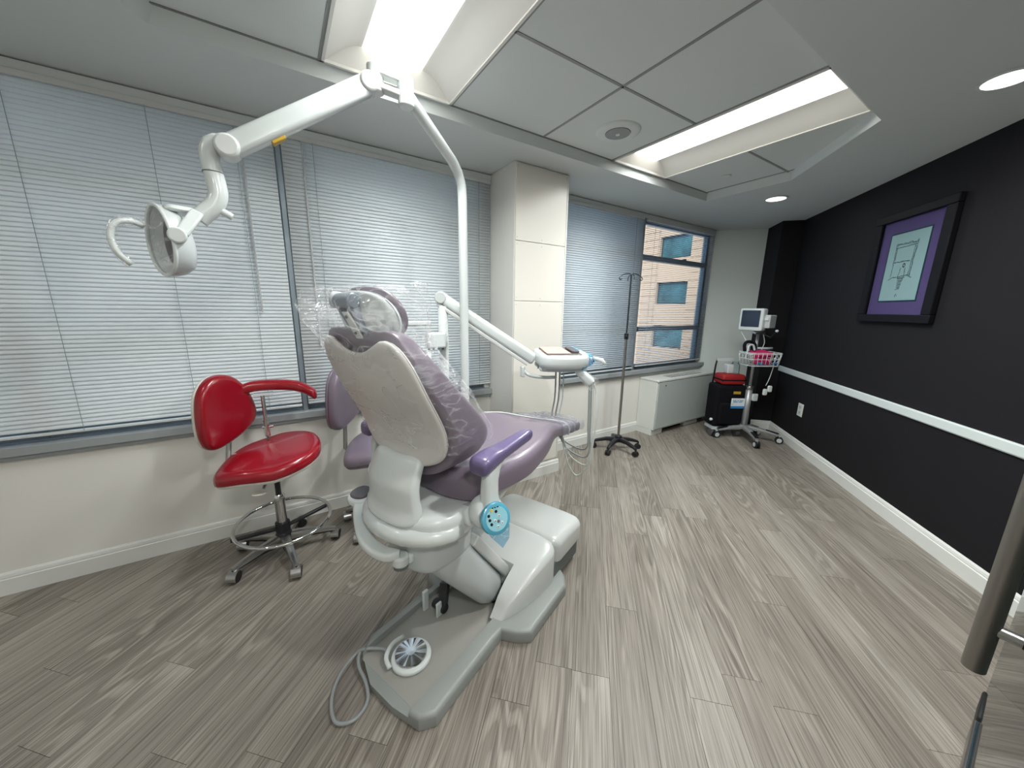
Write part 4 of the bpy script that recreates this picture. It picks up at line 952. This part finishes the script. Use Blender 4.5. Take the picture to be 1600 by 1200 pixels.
# ------------------------------------------------------------------ drip stand
iv = thing('drip_stand', 'slim chrome drip stand on a black five-wheeled base beside the heater', 'drip stand', (2.775, 2.27, 0))
for i, (x, y) in enumerate(((2.60, 2.43), (2.565, 2.21), (2.775, 2.045), (2.97, 2.17), (2.90, 2.45))):
    d = Vector((x-2.775, y-2.27, 0)); L = d.length; d.normalize(); w_ = Vector((-d.y, d.x, 0))
    l = obj('leg', MB().loft([[d*r + w_*a + Vector((0,0,z+b)) for a, b in rrect(-w/2, w/2, -h/2, h/2, .006, 2)] for r, z, w, h in ((.0,.11,.05,.045),(L*.5,.105,.038,.034),(L*.92,.082,.03,.028),(L,.07,.03,.024))]), 'bplast', iv, angle=40)
    c = d*L*.985+Vector((0,0,.026)); obj('caster', MB().cyl(c-w_*.02, c-w_*.004, .026, n=16).cyl(c+w_*.004, c+w_*.02, .026, n=16).cyl(c+Vector((0,0,.05)), c, .008, n=8), 'rubber', l, angle=40)
obj('hub', MB().cyl((0,0,.08),(0,0,.15),.035,n=20), 'bplast', iv, bevel=.006)
obj('lower_pole', MB().cyl((0,0,.12),(0,0,1.16),.0125,n=14), 'steel', iv, angle=40)
obj('upper_pole', MB().cyl((0,0,1.15),(0,0,1.71),.007,n=12), 'dsteel', iv, angle=40)
obj('height_clamp', MB().cyl((0,0,1.12),(0,0,1.175),.020,n=16).cyl((0,0,1.15),(-.03,-.03,1.15),.009,n=10), 'bplast', iv, bevel=.003)
for s in (-1, 1):
    obj('hook', MB().tube(curve_open([(0,0,1.705),(s*.015,-s*.005,1.722),(s*.06,-s*.02,1.718),(s*.10,-s*.03,1.70),(s*.12,-s*.035,1.678),(s*.105,-s*.03,1.665),(s*.09,-s*.028,1.675)], 18), .004, 6), 'dsteel', iv, smooth=True)
    obj('hook', MB().tube(curve_open([(0,0,1.70),(s*.02,s*.03,1.712),(s*.05,s*.07,1.70),(s*.06,s*.085,1.68),(s*.05,s*.075,1.668)], 14), .004, 6), 'dsteel', iv, smooth=True)

# ------------------------------------------------------------------ heater cabinet under the open blind
hv = thing('heater_cabinet', 'pale grey enamel heater cabinet under the open blind', 'heater', (3.995, 2.43, 0))
hx = .575
obj('cabinet_body', MB().box(-hx, hx, -.108, .125, .065, .638), 'hvac', hv, bevel=.004)
obj('front_panel', MB().box(-hx+.012, hx-.012, -.121, -.108, .082, .615), 'hvacf', hv, bevel=.003)
obj('top_lid', MB().box(-hx-.004, hx+.004, -.125, .126, .622, .645), 'hvac', hv, bevel=.004)
obj('lock', MB().cyl((-.44,-.121,.575),(-.44,-.126,.575),.008,n=10), 'sock', hv)
pb_ = MB(); pb_.box(-hx, -hx+.20, -.085, .125, 0, .065); pb_.box(.10, .38, -.07, .125, 0, .065); obj('plinth', pb_, 'hvac', hv)
obj('toe_space', MB().box(-hx+.2, hx, -.02, .12, .0, .065), 'dark', hv)
gr = MB()
gv = obj('vent_grille', MB().box(-.28,.36,-.07,.03,.6452,.6475), 'vent', hv)
for k in range(13): gr.box(-.27+k*.05, -.262+k*.05, -.065, .025, .6475, .651)
gr = obj('grille_bar', gr, 'hvac', gv); gr['kind'] = 'stuff'

# ------------------------------------------------------------------ monitor cart
CC = Vector((4.262, 1.765, 0)); mc = thing('monitor_cart', 'rolling medical stand with vital signs monitor and white wire basket', 'medical cart', CC)
casts = ((4.019,1.93),(4.058,1.534),(4.416,1.467),(4.50,1.72),(4.33,2.02))
for i, (x, y) in enumerate(casts):
    d = Vector((x-CC.x, y-CC.y, 0)); L = d.length; d.normalize(); w_ = Vector((-d.y, d.x, 0))
    l = obj('leg', MB().loft([[d*r + w_*a + Vector((0,0,z+b)) for a, b in rrect(-w/2, w/2, -h/2, h/2, .008, 2)] for r, z, w, h in ((.0,.135,.06,.05),(L*.5,.12,.05,.035),(L*.95,.092,.036,.022))]), 'silver', mc, angle=40)
    obj('foot_pad', MB().loft([[d*r + w_*a + Vector((0,0,z+b)) for a, b in rrect(-.018, .018, -.004, .004, .002, 2)] for r, z in ((L*.62,.132),(L*.97,.108))]), 'bplast', l)
    c = d*L+Vector((0,0,.038)); obj('caster', MB().cyl(c-w_*.022, c-w_*.006, .037, n=18).cyl(c+w_*.006, c+w_*.022, .037, n=18), 'rubber', l, angle=40)
    obj('caster_hood', MB().bar(c+Vector((0,0,-.02)), c+Vector((0,0,.05)), .03, .018, d), 'silver', l, bevel=.005)
    obj('wheel_cap', MB().cyl(c-w_*.0225, c-w_*.0245, .024, n=16).cyl(c+w_*.0225, c+w_*.0245, .024, n=16), 'greyp', l)
rx = Vector((.8398,-.543,0)); ry = Vector((.543,.8398,0))   # sideways / away as seen
def cm_(a, b, z): return rx*a + ry*b + Vector((0,0,z))
obj('column', MB().tube([(0,0,.14),(0,0,.58)], .032, 16), 'silver', mc, smooth=True)
obj('upper_column', MB().tube([(0,0,.56),(0,0,1.20)], .015, 14), 'silver', mc, smooth=True)
obj('column_collar', MB().cyl((0,0,.56),(0,0,.60),.038,n=20), 'chromed', mc, bevel=.006)
hg = obj('column_handle', MB().tube([cm_(.0,.0,1.015), cm_(.10,-.02,1.015), cm_(.16,-.02,1.018)], .012, 10), 'greyp', mc, smooth=True)
# wire basket
wb_ = MB(); bz0, bz1 = .85, .985; bw_, bd = .165, .11
def rectpath(z, w_, d_): return [tuple(cm_(a-.03, b-.12, z)) for a, b in rrect(-w_, w_, -d_, d_, .03, 4)]
for z, k in ((bz1,1),(bz1-.012,1),(.92,.95),(bz0,.88)): wb_.tube(rectpath(z, bw_*k, bd*k), .0035, 5, closed=True)
for a, b in densify(rrect(-bw_, bw_, -bd, bd, .03, 3), .045):
    wb_.tube([tuple(cm_(a-.03,b-.12,bz1)), tuple(cm_(a*.95-.03,b*.95-.12,.92)), tuple(cm_(a*.88-.03,b*.88-.12,bz0))], .0028, 5)
for k in range(7): x = -.14+k*.047; wb_.tube([tuple(cm_(x*.95-.03,-bd*.88-.12,bz0)), tuple(cm_(x*.95-.03,bd*.88-.12,bz0))], .0028, 5)
obj('wire_basket', wb_, 'white', mc, smooth=True)
obj('basket_bracket', MB().bar(cm_(0,-.02,.90), cm_(0,.01,.90), .06, .05), 'white', mc)
# monitor
mo = thing('vital_signs_monitor', 'white vital signs monitor with a dark screen on top of the stand', 'monitor', CC)
F0 = Vector((4.165,1.815,1.315))-CC; ma = Vector((-.02,-1,0)).normalized(); mb_ = Vector((1,-.02,0)); 
def mm_(a, b, z): return tuple(F0 + ma*a + mb_*b + Vector((0,0,z)))
obj('monitor_body', MB().pillow(rrect(-.115,.115,-.115,.115,.02), .09, .012, lambda u,v,w: mm_(u, .09-w, v)), 'white', mo, smooth=True)
obj('screen', MB().pillow(rrect(-.092,.085,-.075,.095,.006), .004, .001, lambda u,v,w: mm_(u, .001-w, v)), 'screen', mo)
obj('side_module', MB().pillow(rrect(.02,.16,-.085,.05,.01), .065, .01, lambda u,v,w: mm_(.095+ (w), u+.03, v)), 'greyp', mo, smooth=True)
obj('module_ports', MB().bar(mm_(.11,.045,.01), mm_(.15,.045,.01), .012, .03), 'white', mo)
obj('monitor_mount', MB().bar(mm_(.05,.05,-.125), mm_(.10,.03,-.14), .12, .018), 'chromed', mo, bevel=.003)
obj('monitor_handle', MB().tube([cm_(.05,.0,1.17), cm_(.12,-.02,1.13), cm_(.16,-.04,1.19)], .008, 8), 'bplast', mo, smooth=True)
obj('handle_tip', MB().sphere(cm_(.165,-.04,1.20), .016, 8), 'white', mo, smooth=True)
obj('cable', MB().tube(curve_open([cm_(.03,-.03,1.18), cm_(.06,-.03,1.08), cm_(.045,-.03,1.0), cm_(.05,-.06,.97)], 16), .004, 6), 'white', mo, smooth=True)
obj('lead', MB().tube(curve_open([mm_(-.10,.03,-.12), cm_(-.16,-.08,1.08), cm_(-.17,-.10,.99)], 12), .003, 6), 'white', mo, smooth=True)
# things in and on the basket
cf = thing('pressure_cuff', 'folded magenta blood pressure cuff lying in the white wire basket', 'pressure cuff', CC)
obj('cuff', MB().pillow(rrect(-.11,.06,-.08,.08,.02), .05, .015, lambda u,v,w: tuple(cm_(u, v-.12, .945+w+.05*u+.1*v))), 'magenta', cf, smooth=True)
obj('cuff_fold', MB().pillow(rrect(-.12,.05,-.10,-.04,.02), .07, .015, lambda u,v,w: tuple(cm_(u, v-.10, .865+w))), 'magenta', cf, smooth=True)
cb_ = MB().tube([tuple(cm_(.065+.055*math.cos(a), -.19+.01*math.sin(3*a), .925+.05*math.sin(a))) for a in [k*.45 for k in range(34)]], .004, 6)
o = obj('coiled_cable', cb_, 'white', smooth=True); o.location = CC; tag(o, 'coiled white lead at the right end of the wire basket', 'cable')
for k, (a, z, lab) in enumerate(((-.07,.868,'blue connector lying in the middle of the wire basket'),(.10,.87,'blue connector at the right end of the wire basket'))):
    o = obj('connector', MB().pillow(rrect(-.03,.03,-.015,.015,.008), .022, .006, lambda u,v,w: tuple(cm_(a+u, -.19+v, z+w))), 'labelb', smooth=True); o.location = CC; tag(o, lab, 'connector')
sn_ = thing('hanging_sensor', 'white finger sensors hanging on leads from the basket beside the column', 'sensor', CC)
obj('lead', MB().tube(curve_open([cm_(.13,-.12,.93), cm_(.125,-.13,.85), cm_(.105,-.13,.72), cm_(.085,-.12,.63)], 18), .004, 6), 'white', sn_, smooth=True)
for a, z in ((.07,.565),(.115,.60)): obj('sensor_clip', MB().pillow(rrect(-.022,.022,-.035,.035,.015), .025, .01, lambda u,v,w: tuple(cm_(a+u, -.13-w, z+v))), 'white', sn_, smooth=True)
o = obj('column_clamp', MB().pillow(rrect(.02,.075,-.03,.05,.01), .03, .008, lambda u,v,w: tuple(cm_(u, -.02-w, .47+v))), 'greyp', mc, smooth=True)
# wheeled equipment case behind the stand, red bag and black loop bag
kc = thing('equipment_case', 'black wheeled equipment case with a pull handle in the corner behind the medical stand', 'case', (4.19, 1.96, 0))
def kk(a, b, z): return tuple(rx*a + ry*b + Vector((0,0,z)))
obj('case_body', MB().pillow(rrect(-.17,.15,.12,.60,.03), .20, .03, lambda u,v,w: kk(u, .10-w+.0, v)), 'blackbag', kc, smooth=True)
obj('case_front_pocket', MB().pillow(rrect(-.13,.13,.15,.40,.03), .04, .02, lambda u,v,w: kk(u, -.09-w, v)), 'blackbag', kc, smooth=True)
obj('case_label', MB().pillow(rrect(-.02,.13,.36,.46,.004), .003, .001, lambda u,v,w: kk(u, -.135-w, v)), 'label', kc)
obj('label_band', MB().pillow(rrect(-.02,.13,.345,.372,.002), .004, .001, lambda u,v,w: kk(u, -.135-w, v)), 'labelb', kc)
lt = MB()
for k, (a, b_, z) in enumerate(((.0,.035,.43),(.045,.06,.43),(.07,.11,.43),(.0,.05,.415),(.06,.10,.415))): lt.add([kk(a,-.1392,z), kk(b_,-.1392,z), kk(b_,-.1392,z+.007), kk(a,-.1392,z+.007)], [(0,1,2,3)])
obj('label_print', lt, 'labelb', kc)
obj('yellow_badge', MB().pillow(rrect(.01,.09,.50,.53,.004), .004, .001, lambda u,v,w: kk(u, -.105-w, v)), 'labely', kc)
obj('zip_pull', MB().bar(kk(-.01,-.14,.46), kk(-.015,-.145,.40), .012, .006), 'white', kc)
for a in (-.15, .13): obj('wheel', MB().cyl(kk(a-.02,-.06,.045), kk(a+.02,-.06,.045), .044, n=20), 'sock', kc, angle=40)
obj('wheel_rack', MB().bar(kk(-.17,-.02,.10), kk(.15,-.02,.10), .16, .03), 'greyp', kc)
obj('case_latch', MB().sphere(kk(-.185,-.08,.20), .018, 8), 'white', kc, smooth=True)
pe = MB(); pe.tube([kk(-.13,.08,.58), kk(-.12,.08,.80), kk(-.11,.08,.87)], .010, 8); pe.tube([kk(.03,.08,.58), kk(.03,.08,.80)], .010, 8); obj('pull_handle', pe, 'bplast', kc, smooth=True)
obj('handle_bracket', MB().bar(kk(-.13,.05,.865), kk(.05,.05,.865), .02, .03), 'greyp', kc)
rb_ = thing('red_bag', 'small red nylon bag with a black band lying on top of the black case', 'bag', (4.19, 1.96, 0))
obj('bag_body', MB().pillow(rrect(-.13,.13,-.10,.09,.03), .115, .03, lambda u,v,w: kk(u-.0, v-.01, .602+w)), 'redbag', rb_, smooth=True)
obj('bag_band', MB().bar(kk(-.132,-.01,.655), kk(.132,-.01,.655), .205, .018), 'blackbag', rb_, bevel=.004)
jr = tag(obj('jar', MB().lathe([(0,0),(.045,0),(.048,.01),(.045,.10),(.03,.115),(.03,.13),(0,.13)], (4.23,1.93,.72), n=24), 'glass', angle=40), 'clear jar standing on the red bag under the basket', 'jar')
bk = tag(obj('strapped_box', MB().pillow(rrect(-.05,.02,-.04,.04,.01), .10, .01, lambda u,v,w: tuple(Vector((4.19,1.96,0))+Vector(kk(u,v,.719+w)))), 'greyp', smooth=True), 'grey box standing on the red bag left of the clear jar', 'box')
lb = thing('headset_loop', 'black padded loop standing at the left end of the wire basket', 'strap', CC)
obj('loop', MB().tube(curve_open([cm_(-.18,-.10,.99), cm_(-.185,-.09,1.05), cm_(-.16,-.08,1.085), cm_(-.10,-.08,1.085), cm_(-.075,-.09,1.05), cm_(-.08,-.10,.99)], 24), .016, 10), 'blackbag', lb, smooth=True)
obj('loop_liner', MB().tube(curve_open([cm_(-.175,-.12,.90), cm_(-.165,-.12,1.0), cm_(-.15,-.11,1.05), cm_(-.11,-.11,1.055), cm_(-.09,-.12,1.0)], 20), .010, 8), 'greyp', lb, smooth=True)

# ------------------------------------------------------------------ framed drawing and outlet on the black wall
pf = thing('framed_drawing', 'framed ink drawing with a purple mount hanging on the black wall', 'picture', bw(.479, 0, 1.715))
def wp(s, n, z): v = U*s + N*n; return (v.x, v.y, z)
def wbox(mb, s0, s1, n0, n1, z0, z1): 
    mb.add([wp(s, n, z) for z in (z0, z1) for s, n in ((s0,n0),(s1,n0),(s1,n1),(s0,n1))], [(0,3,2,1),(4,5,6,7),(0,1,5,4),(1,2,6,5),(2,3,7,6),(3,0,4,7)]); return mb
hs_o, hz_o, hs_i, hz_i = .343, .380, .268, .325
for a in ((-hs_o, hs_o, -hz_o, -hz_i), (-hs_o, hs_o, hz_i, hz_o), (-hs_o, -hs_i, -hz_i, hz_i), (hs_i, hs_o, -hz_i, hz_i)):
    obj('frame_side', wbox(MB(), a[0], a[1], .002, .034, a[2], a[3]), 'frame', pf, bevel=.005)
obj('mount', wbox(MB(), -hs_i, hs_i, .004, .012, -hz_i, hz_i), 'mat', pf)
obj('mount_bevel', wbox(MB(), -.178, .178, .012, .0135, -.238, .238), 'teald', pf)
obj('drawing_paper', wbox(MB(), -.168, .168, .0135, .0145, -.228, .228), 'paper', pf)
obj('picture_glass', wbox(MB(), -hs_i, hs_i, .020, .022, -hz_i, hz_i), 'pglass', pf)
ink = MB()
def line(s0, z0, s1, z1, w_=.003):
    a = Vector(wp(s0,.0148,z0)); b = Vector(wp(s1,.0148,z1)); d = (b-a).normalized(); q = d.cross(N)*w_/2
    ink.add([a-q, b-q, b+q, a+q], [(0,1,2,3)])
rnd = random.Random(3)
def sketch(s0, z0, s1, z1, n=9, j=.004, w_=.002):
    for rep in range(3):
        for k in range(n):
            f0, f1 = k/n, (k+1.2)/n
            line(s0+(s1-s0)*f0+rnd.uniform(-j,j), z0+(z1-z0)*f0+rnd.uniform(-j,j), s0+(s1-s0)*f1+rnd.uniform(-j,j), z0+(z1-z0)*f1+rnd.uniform(-j,j), w_)
# note: +s is to the left as seen in the room
sketch(.10,.155,-.085,.155, 12, .007, .003); sketch(.10,.13,-.075,.14); sketch(.10,.155,.10,.02, 8, .004); sketch(.09,.15,.09,.04, 8, .003)
sketch(-.085,.165,-.07,-.07, 12, .006, .003); sketch(-.07,.15,-.058,-.06, 10, .004)
sketch(.095,.035,-.045,.035, 10, .004, .003); sketch(.095,.025,.10,-.06, 7, .003); sketch(.085,-.07,-.06,-.06, 8, .004); sketch(.115,-.085,.085,-.07, 4, .004); sketch(-.05,-.06,-.09,-.075, 4, .006, .003)
for k in range(26): a = rnd.uniform(0, 6.28); line(.0+.012*math.cos(a)-.005, .008+.016*math.sin(a), .0+.012*math.cos(a+2)-.005, .008+.016*math.sin(a+2), .003)
sketch(.02,-.01,.03,-.075, 5); sketch(-.02,-.01,-.025,-.07, 5); sketch(.035,-.075,-.03,-.075, 4)
for k in range(9): sketch(.028-k*.001,-.08-k*.008,-.022+k*.002,-.08-k*.008, 3, .003)
sketch(.03,-.155,-.005,-.15, 3, .002); sketch(.0,-.20,.012,-.185, 3, .005, .003); sketch(.012,-.205,.018,-.19, 2, .003)
obj('ink_drawing', ink, 'ink', pf)
ol = thing('wall_outlet', 'white wall outlet low on the black wall', 'outlet', bw(1.444, 0, .418))
obj('plate', wbox(MB(), -.048, .048, .001, .008, -.066, .066), 'trim', ol, bevel=.003)
ob = MB(); wbox(ob, -.02, .02, .008, .0095, .008, .045); wbox(ob, -.02, .02, .008, .0095, -.045, -.008); obj('socket', ob, 'greyp', ol)
sl = MB()
for z in (.028, -.025): wbox(sl, -.009, -.006, .0095, .0098, z-.006, z+.006); wbox(sl, .006, .009, .0095, .0098, z-.006, z+.006)
obj('socket_slot', sl, 'dark', ol)

# ------------------------------------------------------------------ glass door at the right edge
dr = obj('door_1', MB().box(.35, 1.925, -.090, -.080, .085, 2.25), 'dglass'); dr['kind'] = 'structure'
obj('bottom_rail', MB().box(.35, 1.80, -.100, -.070, .010, .085), 'steel', dr, bevel=.004)
obj('rail_seal', MB().box(1.795, 1.95, -.096, -.074, .02, .105), 'rubber', dr, bevel=.008)
obj('rail_groove', MB().box(.35, 1.79, -.089, -.081, .0845, .0865), 'dark', dr)
obj('rail_edge', MB().box(.35, 1.79, -.079, -.076, .0845, .0885), 'teald', dr)
obj('pull_handle', MB().cyl((1.235,-.026,.615),(1.235,-.026,1.75),.0185,n=28), 'steel', dr, bevel=.001)
for z in (.725, 1.62):
    obj('standoff', MB().cyl((1.235,-.040,z),(1.235,-.074,z),.0125,n=18), 'chromed', dr, angle=40)
    obj('standoff_washer', MB().cyl((1.235,-.072,z),(1.235,-.080,z),.014,n=16), 'rubber', dr, angle=40)
